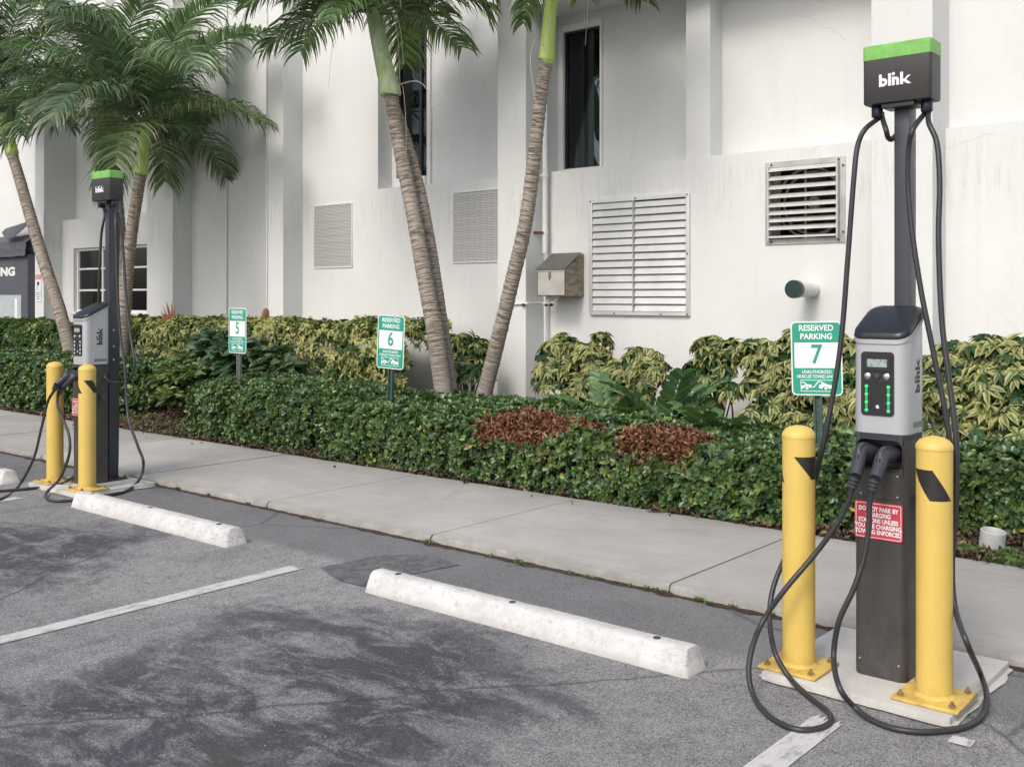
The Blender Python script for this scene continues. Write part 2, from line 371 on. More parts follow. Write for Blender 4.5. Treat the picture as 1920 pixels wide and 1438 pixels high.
# weathered steel box
t = MT('box_front', (0.5, 0.5, 0.46), 0.55, 0.15)
c = t.mix(t.ramp(t.noise(6, 6, 0.7), [(0.35, 0.0), (0.7, 1.0)]), (0.52, 0.53, 0.49), (0.40, 0.39, 0.34)); t.color(c); M['box_front'] = t.m
t = MT('box_side', (0.25, 0.2, 0.13), 0.5, 0.3)
c = t.mix(t.ramp(t.noise(8, 6, 0.7, t.co((1, 1, 3))), [(0.35, 0.0), (0.65, 1.0)]), (0.16, 0.12, 0.075), (0.36, 0.32, 0.24)); t.color(c); M['box_side'] = t.m
simple('box_lid', (0.13, 0.125, 0.115), 0.55, 0.3, var=0.15)
# LCD and lit green strips
t = MT('lcd', (0.30, 0.36, 0.34), 0.15)
lines = t.noise(1, 2, 0.5, t.co((160, 1, 70))); t.color(t.mix(t.ramp(lines, [(0.52, 0.0), (0.6, 0.6)]), (0.34, 0.41, 0.39), (0.12, 0.15, 0.15))); M['lcd'] = t.m
t = MT('led_green', (0.02, 0.6, 0.12), 0.3); t.p.inputs['Emission Color'].default_value = (0.03, 0.9, 0.16, 1); t.p.inputs['Emission Strength'].default_value = 0.55; M['led_green'] = t.m
t = MT('led_dim', (0.05, 0.35, 0.18), 0.3); t.p.inputs['Emission Color'].default_value = (0.03, 0.5, 0.16, 1); t.p.inputs['Emission Strength'].default_value = 0.12; M['led_dim'] = t.m
# perforated vent screen
t = MT('perforated', (0.45, 0.45, 0.43), 0.6, 0.2)
v = t.node('ShaderNodeTexVoronoi'); v.inputs['Scale'].default_value = 55; v.inputs['Randomness'].default_value = 0.15
t.link(t.co((1, 0.0, 1)), v.inputs['Vector'])
hole = t.ramp(v.outputs['Distance'], [(0.30, 1.0), (0.42, 0.0)])
t.color(t.mix(hole, (0.62, 0.62, 0.60), (0.13, 0.13, 0.125))); t.bump(hole, -0.5, 0.004); M['perforated'] = t.m
# window glass: clear with fresnel mirror
t = MT('window_glass', (1, 1, 1), 0.02)
tr = t.node('ShaderNodeBsdfTransparent'); gl = t.node('ShaderNodeBsdfGlossy'); gl.inputs['Roughness'].default_value = 0.015
gl.inputs['Color'].default_value = (0.85, 0.9, 0.92, 1); tr.inputs['Color'].default_value = (0.55, 0.6, 0.6, 1)
fr = t.node('ShaderNodeFresnel'); fr.inputs['IOR'].default_value = 1.65; mx = t.node('ShaderNodeMixShader')
t.link(fr.outputs[0], mx.inputs[0]); t.link(tr.outputs[0], mx.inputs[1]); t.link(gl.outputs[0], mx.inputs[2])
t.link(mx.outputs[0], t.n['Material Output'].inputs['Surface']); M['window_glass'] = t.m

def leaf_mat(name, rough=0.35, trans=0.25, spec=0.5, gain=1.0, bumpy=False):
    t = MT(name, (0.05, 0.1, 0.03), rough, spec=spec)
    a = t.node('ShaderNodeAttribute', attribute_name='tint')
    nz = t.noise(25, 3, 0.6)
    c = t.mix(t.ramp(nz, [(0.3, 0.75 * gain), (0.7, 1.2 * gain)]), 0.0, 0.0)
    mul = t.node('ShaderNodeMix', data_type='RGBA', blend_type='MULTIPLY'); mul.inputs[0].default_value = 1
    t.link(a.outputs['Color'], mul.inputs[6]); t.link(t.ramp(nz, [(0.3, 0.78), (0.7, 1.0)]), mul.inputs[7])
    t.color(mul.outputs[2])
    tl = t.node('ShaderNodeBsdfTranslucent'); t.link(t.mix(0.5, mul.outputs[2], t.mix(1.0, mul.outputs[2], (1.3, 1.5, 0.5), 'MULTIPLY')), tl.inputs['Color'])
    mx = t.node('ShaderNodeMixShader'); mx.inputs[0].default_value = trans
    t.link(t.p.outputs[0], mx.inputs[1]); t.link(tl.outputs[0], mx.inputs[2]); t.link(mx.outputs[0], t.n['Material Output'].inputs['Surface'])
    M[name] = t.m
leaf_mat('leaf_glossy', 0.30, 0.22); leaf_mat('leaf_matte', 0.5, 0.3, 0.35); leaf_mat('leaf_palm', 0.38, 0.30, 0.5); leaf_mat('leaf_dead', 0.8, 0.1, 0.15)
# palm trunk
t = MT('palm_bark', (0.3, 0.27, 0.23), 0.9, spec=0.2)
uvn = t.node('ShaderNodeUVMap'); uvn.uv_map = 'len'
mp = t.node('ShaderNodeMapping'); mp.inputs['Scale'].default_value = (.45, 26, 1); t.link(uvn.outputs[0], mp.inputs['Vector'])
r1 = t.noise(3.0, 4, 0.65, mp.outputs[0])
mp2 = t.node('ShaderNodeMapping'); mp2.inputs['Scale'].default_value = (6, 2.2, 1); t.link(uvn.outputs[0], mp2.inputs['Vector'])
r2 = t.noise(2.2, 6, 0.7, mp2.outputs[0])
c = t.mix(t.ramp(r1, [(0.42, 0.0), (0.56, 1.0)]), (0.10, 0.085, 0.072), (0.40, 0.36, 0.30))
c = t.mix(t.ramp(r2, [(0.48, 0.0), (0.68, 0.55)]), c, (0.22, 0.165, 0.135))
c = t.mix(t.ramp(t.sep()[2], [(0.55, 0.75), (1.3 / 1.0 if False else 1.0, 0.0)]), c, (0.30, 0.27, 0.25))
t.color(c); t.bump(r1, 0.9, 0.012); M['palm_bark'] = t.m
t = MT('crownshaft', (0.25, 0.4, 0.08), 0.42)
c = t.mix(t.ramp(t.noise(5, 5, 0.65, t.co((3, 3, 0.6))), [(0.38, 0.0), (0.68, 1.0)]), (0.30, 0.46, 0.07), (0.46, 0.52, 0.17))
c = t.mix(t.ramp(t.noise(30, 5, 0.7, t.co((1, 1, 0.3))), [(0.58, 0.0), (0.72, 0.5)]), c, (0.22, 0.22, 0.12)); t.color(c); M['crownshaft'] = t.m
t = MT('crownshaft_grey', (0.35, 0.42, 0.25), 0.5)
c = t.mix(t.ramp(t.noise(7, 5, 0.7, t.co((2, 2, 0.6))), [(0.35, 0.0), (0.65, 1.0)]), (0.24, 0.38, 0.10), (0.46, 0.52, 0.36)); t.color(c); M['crownshaft_grey'] = t.m

# ------------------------------------------------------------------ ground, parking area, walk
def sheet(name, x0, x1, y0, y1, z, mat, nx=1, ny=1, amp=0.0):
    xs = np.linspace(x0, x1, nx + 1); ys = np.linspace(y0, y1, ny + 1); mb = MB()
    vs = [(x, y, z + (amp * noise.noise(Vector((x * 2.3, y * 2.3, 1.7))) if amp else 0)) for y in ys for x in xs]
    mb.add(vs, [(j*(nx+1)+i, j*(nx+1)+i+1, (j+1)*(nx+1)+i+1, (j+1)*(nx+1)+i) for j in range(ny) for i in range(nx)])
    return mb.build(name, M[mat], smooth=60, kind='structure')
sheet('ground', -250, 250, -250, 250, -0.03, 'mulch_soil')
sheet('parking_asphalt', -60, 40, -60, 4.42, 0.0, 'asphalt')
sheet('planting_bed', -24, 3, 5.72, 8.74, 0.035, 'mulch_soil', 260, 30, 0.02)
def paint(name, x0, x1, y0, y1, ragged=0.03):
    mb = MB(); n = 14
    top = [(x0 + (x1-x0)*i/n, y1 + random.uniform(-ragged, ragged), 0.004) for i in range(n + 1)]
    mb.add([(x0, y0, 0.004), (x1, y0, 0.004)] + top[::-1], [tuple(range(n + 3))])
    mb.build(name, M['road_paint'], smooth=0, kind='structure')
paint('parking_line', -4.452, -4.352, -7, 3.47); paint('parking_line', -1.490, -1.385, -7, 3.36)
paint('parking_line', -7.50, -7.40, -7, 3.40); paint('parking_line', -10.45, -10.35, -7, 3.4); paint('parking_line', -1.075, -1.005, 3.44, 3.50, 0.01)
walk = props(bpy.data.objects.new('sidewalk', None), kind='structure'); COL.objects.link(walk)
sb = MB(); sb.box(-62, 42, 4.32, 5.72, -0.02, 0.012); sb.build('slab_bed', M['mulch_soil'], walk, 0)
joints = [-62, -40] + [-23.6 + 1.6*i for i in range(0, 8)] + [-10.66, -9.05, -7.44, -5.80, -4.25, -2.64, -1.02, 0.6, 2.2, 42]
for a, b in zip(joints, joints[1:]):
    mb = MB(); j = 0.005; dz = random.uniform(-.002, .003); ya = 4.30 + random.uniform(-.006, .006); zt = .046 + dz
    near = -12 < a < 3; n = 90 if near else 4; rows_ = []
    for i in range(n + 1):
        x = a + j + (b - a - 2*j)*i/n; q = Vector((x*9, 0, 1)); ed = min(x - a, b - x)
        chip = .010*max(0, noise.noise(q)) + .006*abs(noise.noise(q*5)) + (.02*max(0, 1 - ed/.03) if near else 0)
        rows_.append([(x, ya + chip, -.01), (x, ya + chip*.6 + .002, zt*.55), (x, ya + chip + .006, zt - .006), (x, ya + chip + .016, zt), (x, 5.74 + .012*noise.noise(q*.6), zt), (x, 5.755, -.01)])
    mb.rings(rows_); mb.build('slab', M['concrete'], walk, 40)
# broken soil line between the asphalt and the walk
mb = MB(); n = 900; vs = []
for i in range(n + 1):
    x = -20 + 22 * i / n
    f = 4.30 - 0.018 - 0.055 * abs(noise.noise(Vector((x*7, 0, 0)))) - 0.015 * abs(noise.noise(Vector((x*31, 3, 0))))
    vs += [(x, f, 0.003), (x, 4.36, 0.02)]
mb.add(vs, [(2*i, 2*i+2, 2*i+3, 2*i+1) for i in range(n)]); mb.build('kerb_gap_soil', M['mulch_soil'], smooth=0, kind='structure')
PADS = [(-1.785, -1.105, 3.565, 4.275, 0.03), (-7.87, -7.13, 3.655, 4.275, 0.03)]
for x0, x1, y0, y1, h in PADS:
    mb = MB(); mb.box(x0, x1, y0, y1, -0.01, h, 0.006)
    mb.build('concrete_pad', M['pad_concrete'], smooth=40, kind='structure')
mb = MB()                                           # poured skirt spilling from the pads onto the asphalt
for x0, x1, y0, y1, h in PADS:
    pts = []; n = 60
    for k in range(n):
        a = 2*PI*k/n; cx, cy = (x0+x1)/2, (y0+y1)/2; q = 1 / max(abs(math.cos(a)), abs(math.sin(a)))
        e = 0.015 + 0.035 * abs(noise.noise(Vector((math.cos(a)*3, math.sin(a)*3, x0))))
        pts.append((cx + math.cos(a)*q*((x1-x0)/2 + e), min(4.285, cy + math.sin(a)*q*((y1-y0)/2 + e)), 0.006))
    mb.add(pts, [tuple(range(n))])
mb.build('concrete_skirt', M['pad_concrete'], smooth=0, kind='structure')

t = MT('asphalt_sealed', (0.07, 0.07, 0.075), 0.8, spec=0.3)
t.color(t.mix(t.ramp(t.noise(14, 9, 0.8), [(0.40, 0.0), (0.60, 1.0)]), (0.074, 0.077, 0.083), (0.165, 0.168, 0.174))); t.bump(t.noise(120, 5, 0.7), 0.5, 0.004); M['asphalt_sealed'] = t.m
for outline in (((598, 1064), (640, 1088), (700, 1104), (760, 1078), (862, 1058), (800, 1040), (720, 1040), (655, 1052)),):
    P_ = [gr(px, row, .0035) for px, row in outline]; fine_ = []
    for a, b in zip(P_, P_[1:] + P_[:1]):
        for k in range(8):
            q = a.lerp(b, k/8); fine_.append((q.x + random.uniform(-.008, .008), q.y + random.uniform(-.008, .008), .0035 if len(outline) == 8 else .0022))
    mb = MB(); mb.add(fine_, [tuple(range(len(fine_)))]); mb.build('asphalt_patch', M['asphalt_sealed'], smooth=0, kind='structure')

# ------------------------------------------------------------------ building
bld = thing('office_building', 'white stucco building with tall recessed bays, projecting columns and louvred vents behind the hedges', 'building', (-8, 8.7, 0))
BO = Vector((8, -8.7, 0))
ZL = 2.765; TOP = 9.0; WF = 8.70; WB = 8.95; CFY = 8.38
def bpart(name, mat, mb, sm=0, parent=None, label=None, kind=None):
    o = mb.build(name, M[mat], parent or bld, sm, label, kind)
    o.data.transform(Matrix.Translation(BO)); return o
def wallbox(name, *a, **k):
    mb = MB(); mb.box(*a, b=k.get('b', 0)); return bpart(name, k.get('mat', 'stucco'), mb, label=k.get('label'))
# columns (front y, left, right)
cols = {'D': (-17.80, -17.47), 'A': (-14.22, -13.52), 'C': (-11.28, -10.94), 'B': (-7.26, -6.87), 'E': (-3.22, -2.73)}
for k, (a, b) in cols.items():
    wallbox('column', a, b, CFY, 9.6, 0, TOP, b=0.008)
def holed(x0, x1, y0, y1, z0, z1, holes):
    """a wall with rectangular openings, as one part"""
    mb = MB(); xs = sorted({x0, x1} | {h[0] for h in holes} | {h[1] for h in holes})
    for a, b in zip(xs, xs[1:]):
        zs = [z0]; 
        for h in sorted(holes, key=lambda h: h[2]):
            if h[0] <= a + 1e-6 and h[1] >= b - 1e-6: zs += [h[2], h[3]]
        zs.append(z1)
        for i in range(0, len(zs), 2):
            if zs[i+1] - zs[i] > 1e-4: mb.box(a, b, y0, y1, zs[i], zs[i+1])
    return bpart('wall', 'stucco', mb)
holed(-40, -17.80, WF, 9.6, 0, TOP, [])
WLX = (-17.08, -14.62); WLZ = (1.19, 2.27)
holed(-17.47, -14.22, WF, WF + .22, 0, ZL, [(*WLX, *WLZ)])
holed(-13.52, -11.28, WF, 9.6, 0, TOP, [])
holed(-10.94, -9.48, WF, 9.6, 0, TOP, [])
holed(-9.48, -7.26, WF, WF + .2, 0, ZL, [])
V2 = (-4.27, -3.60, 1.945, 2.61)
holed(-6.87, -3.22, WF, WF + .22, 0, ZL, [V2])
holed(-2.73, 12, WF, 9.6, 0, 2.80, [])
wallbox('wall', -2.73, 12, WF + .09, 9.6, 2.80, TOP)
wallbox('wall', -9.48, -7.26, WF + .2, 9.6, 0, 2.765 - .003)
wallbox('wall', -17.47, -14.22, WB, 9.6, ZL, TOP)
# niche with a tall window, left of column B
holed(-9.48, -7.26, WB, WB + .12, ZL, TOP, [(-9.40, -8.86, 2.90, 7.5)])
# right bay: window at its left end, pilaster, soffit
holed(-6.87, -3.22, WB, WB + .12, ZL, 4.46, [(-6.80, -6.31, 2.815, 4.29)])
wallbox('pilaster', -5.15, -4.89, WF + .015, WB, ZL + .002, 4.46)
wallbox('soffit', -6.87, -3.22, CFY + .02, 9.6, 4.46, 5.2)
wallbox('pilaster', -16.62, -16.2, WF + .10, WB, ZL + .002, TOP)
for a, b, yb in ((-17.47, -14.22, WF + .22), (-6.87, -3.22, WF + .22), (-9.48, -7.26, WF + .2)):
    wallbox('ledge', a, b, yb, WB + .0, ZL - .14, ZL - .001)
# rooms behind the windows
def room(x0, x1, z0, z1, y0, depth=2.0):
    mb = MB(); mb.box(x0 - .6, x1 + .6, y0 + depth, y0 + depth + .05, z0 - .3, z1 + .3)
    mb.box(x0 - .65, x0 - .6, y0, y0 + depth, z0 - .3, z1 + .3); mb.box(x1 + .6, x1 + .65, y0, y0 + depth, z0 - .3, z1 + .3)
    mb.box(x0 - .6, x1 + .6, y0, y0 + depth, z0 - .35, z0 - .3); mb.box(x0 - .6, x1 + .6, y0, y0 + depth, z1 + .3, z1 + .35)
    return mb
bpart('room', 'room_dark', room(-6.80, -6.31, 2.815, 4.29, WB + .14))
bpart('room', 'room_dark', room(-9.40, -8.86, 2.9, 7.5, WB + .14))
bpart('room', 'room_wall', room(WLX[0], WLX[1], *WLZ, WF + .24, 1.2))
def window(x0, x1, z0, z1, y, fr, mat='frame_white', cols=(), rows=(), mun=.03, label=None, gy=None):
    mb = MB(); mb.box(x0, x0 + fr, y, y + .07, z0, z1, .004); mb.box(x1 - fr, x1, y, y + .07, z0, z1, .004)
    mb.box(x0 + fr, x1 - fr, y + .001, y + .069, z0, z0 + fr); mb.box(x0 + fr, x1 - fr, y + .001, y + .069, z1 - fr, z1)
    wn = bpart('window', mat, mb, 40, label=label)
    xs = [x0 + fr] + list(cols) + [x1 - fr]; zs = [z0 + fr] + list(rows) + [z1 - fr]
    for c in cols:
        m = MB(); m.box(c - mun*.7, c + mun*.7, y + .012, y + .058, z0 + fr, z1 - fr, .004); bpart('mullion', mat, m, 40, wn)
    for r in rows:
        for a, b in zip(xs, xs[1:]):
            m = MB(); m.box(a + mun*.7*(a != xs[0]), b - mun*.7*(b != xs[-1]), y + .018, y + .052, r - mun/2, r + mun/2); bpart('muntin', mat, m, 40, wn)
    for a, b in zip(xs, xs[1:]):
        for c, d in zip(zs, zs[1:]):
            m = MB(); m.box(a + .001, b - .001, y + .033, y + .037, c + .001, d - .001); bpart('pane', 'window_glass', m, 0, wn)
    return wn
w1 = window(*WLX, *WLZ, WF + .06, .045, cols=(-16.25, -15.41), rows=(1.56, 1.92), label='white framed window of nine panes low behind the left charger')
m = MB(); m.box(WLX[0] - .05, WLX[1] + .05, WF - .025, WF + .055, WLZ[0] - .04, WLZ[0] - .001, .005); bpart('sill', 'stucco', m, 40, w1)
m = MB(); m.box(-16.3, -16.05, WF + .30, WF + .31, 1.25, 1.5); bpart('notice', 'frame_white', m, 0, w1)
for cx_ in (-16.95, -15.9):
    m = MB(); m.box(cx_, cx_ + .2, WF + .5, WF + .52, 1.0, 2.3); bpart('curtain', 'curtain', m, 0, w1)
w2 = window(-6.80, -6.31, 2.815, 4.29, WB + .01, .018, 'frame_black', label='narrow black window in the right bay')
m = MB(); m.box(-6.868, -6.80, WB - .03, WB - .001, ZL, 4.36, .004); m.box(-6.80, -6.31, WB - .03, WB - .001, 4.29, 4.36); m.box(-6.31, -6.285, WB - .03, WB - .001, ZL, 4.36)
bpart('surround', 'frame_white', m, 40, w2)
m = MB()
for i in range(9):
    xa = -6.62 + i*.04; m.tube([(xa, WB + .6, 2.6), (xa + .01, WB + .6, 4.0)], .022, 6)
bpart('curtain', 'curtain', m, 60, w2)
m = MB(); m.box(-6.40, -6.385, WB + .25, WB + .3, 2.6, 4.2); m.box(-6.9, -6.40, WB + .25, WB + .27, 4.05, 4.08); bpart('inner_frame', 'frame_black', m, 0, w2)
m = MB(); m.box(-6.755, -6.70, WB + .10, WB + .12, 2.80, 3.06, .005); bpart('bracket', 'frame_white', m, 0, w2)
for k in range(4):
    m = MB(); m.tube([(-6.728, WB + .098, 2.86 + k*.05), (-6.728, WB + .094, 2.86 + k*.05)], .010, 8); bpart('bracket_hole', 'frame_black', m, 0, w2)
w3 = window(-9.40, -8.86, 2.90, 7.5, WB + .01, .02, 'frame_black', cols=(-9.02,), rows=(), label='tall dark tinted window in the left niche')
m = MB(); m.box(-8.86, -8.80, WB - .03, WB - .001, ZL, 7.6, .004); m.box(-9.478, -9.40, WB - .02, WB - .001, ZL, 7.6); m.box(-9.40, -8.86, WB - .06, WB - .001, ZL, 2.90, .004)
bpart('surround', 'frame_white', m, 40, w3)

# vents set into the lower wall
def vent_frame(x0, x1, z0, z1, fw, mat, label, y=WF, proud=.02, name='louvre_vent'):
    mb = MB(); mb.box(x0, x0 + fw, y - proud, y + .06, z0, z1, .002); mb.box(x1 - fw, x1, y - proud, y + .06, z0, z1, .002)
    mb.box(x0 + fw, x1 - fw, y - proud + .001, y + .059, z0, z0 + fw); mb.box(x0 + fw, x1 - fw, y - proud + .001, y + .059, z1 - fw, z1)
    return bpart(name, mat, mb, 40, label=label)
def bolts(vent, pts, y, r=.008):
    for px_, pz_ in pts:
        m = MB(); m.tube([(px_, y, pz_), (px_, y - .006, pz_)], r, 8); bpart('screw', 'dark_metal', m, 40, vent)
L1 = (-6.26, -5.09, 1.255, 2.43)
v1 = vent_frame(*L1, .035, 'aluminium', 'large closed aluminium louvre with two columns of slats', proud=.035)
mb = MB(); mb.box(L1[0] + .035, L1[1] - .035, WF - .001, WF + .004, L1[2] + .035, L1[3] - .035); bpart('backing', 'dark_metal', mb, 0, v1)
xm = -5.72; mb = MB(); mb.box(xm - .007, xm + .007, WF - .045, WF, L1[2] + .035, L1[3] - .035); bpart('centre_bar', 'aluminium_dull', mb, 0, v1)
ns = 15; hz = (L1[3] - L1[2] - .07) / ns
for k in range(ns):
    for a, b in ((L1[0] + .037, xm - .009), (xm + .009, L1[1] - .037)):
        zz = L1[2] + .035 + k*hz; tl = random.uniform(-.004, .004); op = .012 if not (k == ns - 1 and a > xm) else .045
        m = MB(); y0 = WF - .034 + tl; y1 = WF - .004
        m.prism([(y0, zz + .006), (y0 + .004, zz + .001), (y1, zz + hz*1.0 - .004 - op*.2), (y1 - .006, zz + hz - op*.3)], lambda p: (a, p[0], p[1]), lambda p: (b, p[0], p[1]))
        bpart('slat', 'aluminium', m, 0, v1)
bolts(v1, [(L1[0] + .017, L1[3] - .015), (-5.7, L1[3] - .015), (L1[1] - .017, L1[3] - .015), (L1[1] - .017, 1.85), (L1[1] - .017, L1[2] + .015), (-5.95, L1[2] + .015), (-5.4, L1[2] + .015)], WF - .035)
L2 = (-4.31, -3.565, 1.905, 2.65)
v2 = vent_frame(*L2, .05, 'aluminium_dull', 'square open louvre with wide slats over a dark fan', proud=.012)
bolts(v2, [(-4.25, L2[3] - .025), (-3.62, L2[3] - .025), (-3.58, L2[3] - .08), (-4.25, L2[2] + .025), (-3.62, L2[2] + .025), (-3.58, L2[2] + .09)], WF - .012, .010)
for cx_ in (-3.63, -4.272):
    m = MB(); m.box(cx_, cx_ + .012, WF - .05, WF - .012, L2[2] + .04, L2[3] - .04); bpart('side_rail', 'slat_paint', m, 0, v2)
zz = [2.595, 2.515, 2.435, 2.355, 2.275, 2.205, 2.14, 2.07, 1.975]
for i, z_ in enumerate(zz):
    m = MB(); dp, dh = (.055, .036) if i < 8 else (.03, .012)
    m.prism([(WF - .055, z_ - dh), (WF - .053, z_ - dh + .005), (WF - .055 + dp, z_ + .008), (WF - .055 + dp, z_ + .003)], lambda p: (-4.275, p[0], p[1]), lambda p: (-3.632, p[0], p[1]))
    bpart('slat', 'slat_paint', m, 0, v2)
m = MB(); m.box(-4.5, -3.35, WF + .5, WF + .52, 1.8, 2.8); m.box(-4.5, -4.48, WF + .221, WF + .5, 1.8, 2.8); m.box(-3.37, -3.35, WF + .221, WF + .5, 1.8, 2.8); m.box(-4.48, -3.37, WF + .221, WF + .5, 1.8, 1.82); bpart('duct', 'dark_metal', m, 0, v2)
m = MB(); m.tube([(-3.94 + .28*math.cos(a*PI/20), WF + .19, 2.28 + .28*math.sin(a*PI/20)) for a in range(41)], .012, 6)
m.tube([(-3.94 + .31*math.cos(a*PI/20), WF + .12, 2.28 + .31*math.sin(a*PI/20)) for a in range(41)], .010, 6); bpart('fan_ring', 'aluminium_dull', m, 40, v2)
for k in range(5):
    a = k * 2*PI/5 + .3; m = MB(); ca, sa = math.cos(a), math.sin(a)
    f = lambda r, wd, dy: (-3.94 + r*ca - wd*sa, WF + .25 + dy, 2.28 + r*sa + wd*ca)
    m.add([f(.05, -.03, .03), f(.05, .03, -.03), f(.25, .09, -.04), f(.25, -.09, .04)], [(0, 1, 2, 3)]); bpart('fan_blade', 'dark_metal', m, 0, v2)
m = MB(); m.tube([(-3.94, WF + .20, 2.28), (-3.94, WF + .3, 2.28)], .06, 12); m.box(-3.948, -3.932, WF + .02, WF + .03, 1.95, 2.6); bpart('fan_hub', 'aluminium_dull', m, 40, v2)
for lab, (a, b, c, d), dm in (('perforated vent screen left of the palm pair', (-10.70, -9.94, 1.815, 2.63), 0), ('perforated vent screen partly behind the centre column', (-8.21, -7.32, 1.825, 2.64), 1)):
    vv = vent_frame(a, b, c, d, .012, 'frame_white', lab, proud=.018, name='screen_vent')
    m = MB(); m.box(a + .012, b - .012, WF - .010, WF - .002, c + .012, d - .012); bpart('screen', 'perforated', m, 0, vv)
    for k in range(9):
        zz = c + .05 + k*(d - c - .09)/8; m = MB(); m.box(a + .012, b - .012, WF - .0125, WF - .0101, zz, zz + .003); bpart('louvre_edge', 'slat_paint', m, 0, vv)

# thin cables and joints running down the walls
for x, y, z0, z1, lab in ((-12.62, WF - .02, 0, TOP, 'thin conduit running down the wall beside the leftmost wide column'), (-11.262, CFY - .012, 1.3, TOP, 'thin grey wire down the narrow column above the brown husk'), (-17.45, CFY - .012, 0, 2.9, 'short pipe at the corner of the far left window bay')):
    m = MB(); m.tube([(x, y, z0), (x, y, z1)], .012, 8)
    o = m.build('wall_conduit', M['pipe_paint'], smooth=40); props(o, lab, 'conduit')
dp = thing('drain_pipe', 'white painted drain pipe in the corner beside the centre column', 'pipe', (-6.80, 8.62, 0))
m = MB(); m.tube([(0, 0, 1.9), (0, 0, 4.45)], .030, 12); m.build('upper_pipe', M['pipe_paint'], dp, 40)
m = MB(); m.tube([(0.0, 0, 0), (0.0, 0, 1.5)], .016, 10); m.build('lower_pipe', M['pipe_paint'], dp, 40)
for z_ in (2.12, 2.72, 3.35):
    m = MB(); m.tube([(0, 0, z_ - .018), (0, 0, z_ + .018)], .037, 12); m.tube([(0, 0, z_), (-.06, -.05, z_)], .01, 6); m.build('clamp', M['pipe_paint'], dp, 40)
m = MB(); m.tube([(-.09, -.12, 2.115), (.0, -.03, 2.115)], .014, 6); m.build('rusty_bracket', M['rust'], dp, 40)
m = MB(); m.tube([(-.30, -.26, 1.36), (-.04, -.25, 1.37), (-.03, -.02, 1.37), (.10, -.02, 1.365)], .011, 8); m.build('rusty_branch_pipe', M['pipe_paint'], dp, 40)
for px_ in (-.27, -.10, .02, .08):
    m = MB(); m.tube([(px_, -.26 if px_ < -.03 else -.02, 1.353), (px_ + .03, -.26 if px_ < -.03 else -.02, 1.355)], .016, 8); m.build('rusty_joint', M['rust'], dp, 40)

ub = thing('utility_box', 'weathered steel box with sloping lid and latch on the wall left of the big louvre', 'utility box', (-6.53, 8.38, 1.447))
bx0, bx1, dpt = -.18, .18, .315
m = MB(); m.prism([(0, 0), (0, .27), (dpt, .44), (dpt, 0)], lambda p: (bx0, p[0], p[1]), lambda p: (bx1, p[0], p[1])); m.build('body', M['box_side'], ub, 0)
m = MB(); m.box(bx0 + .006, bx1 - .006, -.006, -.001, .008, .245, .002); m.build('door', M['box_front'], ub, 0)
m = MB(); m.box(bx0 + .002, bx1 - .002, -.010, -.0005, .248, .268, .002); m.build('lid_lip', M['box_front'], ub, 0)
m = MB(); m.prism([(-.02, .268), (-.02, .276), (dpt - .06, .448), (dpt - .06, .440)], lambda p: (bx0 - .012, p[0], p[1]), lambda p: (bx1 + .012, p[0], p[1])); m.build('lid', M['box_lid'], ub, 0)
m = MB(); m.box(-.03, -.0, -.016, -.0065, .19, .245, .003); m.tube([(-.015, -.02, .20), (-.015, -.02, .165)], .006, 8); m.build('latch', M['bolt_metal'], ub, 40)
for xe in (bx0, bx1 - .006):
    m = MB(); m.box(xe, xe + .006, -.0085, -.0005, 0, .246); m.build('edge_trim', M['rust'], ub, 0)
m = MB(); m.box(bx0, bx1, -.009, -.0005, -.002, .007); m.build('edge_trim', M['rust'], ub, 0)
m = MB(); m.tube([(-.08, .12, -.001), (-.08, .12, -.03), (-.08, .12, -.055)], [.07, .06, .02], 16); m.build('bottom_fitting', M['pipe_paint'], ub, 40)

ex = thing('exhaust_pipe', 'short white pipe with dark green cap sticking out of the wall', 'pipe', (-3.86, 8.7, 1.50))
m = MB(); m.tube([(0, -.001, 0), (0, -.365, 0)], .068, 28); m.build('pipe', M['pipe_paint'], ex, 40)
m = MB(); m.tube([(0, -.345, 0), (0, -.40, 0)], .078, 28); m.build('cap', M['cap_dark_green'], ex, 40)

# security notice on the far left column
sn = thing('security_sign', 'white camera notice with red band on the far left column behind the leaning palm', 'sign', (-17.66, CFY - .004, 1.62))
m = MB(); m.box(-.10, .10, -.006, 0, -.25, .22, .002); m.build('panel', M['sign_white'], sn, 0)
m = MB(); m.box(-.09, .09, -.009, -.0065, .13, .21); m.build('red_band', M['sign_red'], sn, 0)
m = MB(); add_text(m, 'SECURITY', 0, -.0095, .185, .035, .001); add_text(m, 'NOTICE', 0, -.0095, .15, .035, .001); m.build('lettering', M['sign_white'], sn, 0)
m = MB(); m.add([(-.05, -.0068, .08), (.02, -.0068, .095), (.05, -.0068, .05), (-.0, -.0068, .01), (-.03, -.0068, .04)], [(0, 4, 3, 2, 1)][0:1]); m.box(-.03, -.018, -.008, -.0065, -.05, .02); m.build('camera_symbol', M['logo_black'], sn, 0)
m = MB()
for i, s_ in enumerate(('SURVEILLANCE', 'CAMERAS IN USE', 'ON THESE', 'PREMISES')): add_text(m, s_, 0, -.0068, -.10 - i*.035, .024, .0005)
m.build('lettering', M['logo_black'], sn, 0)

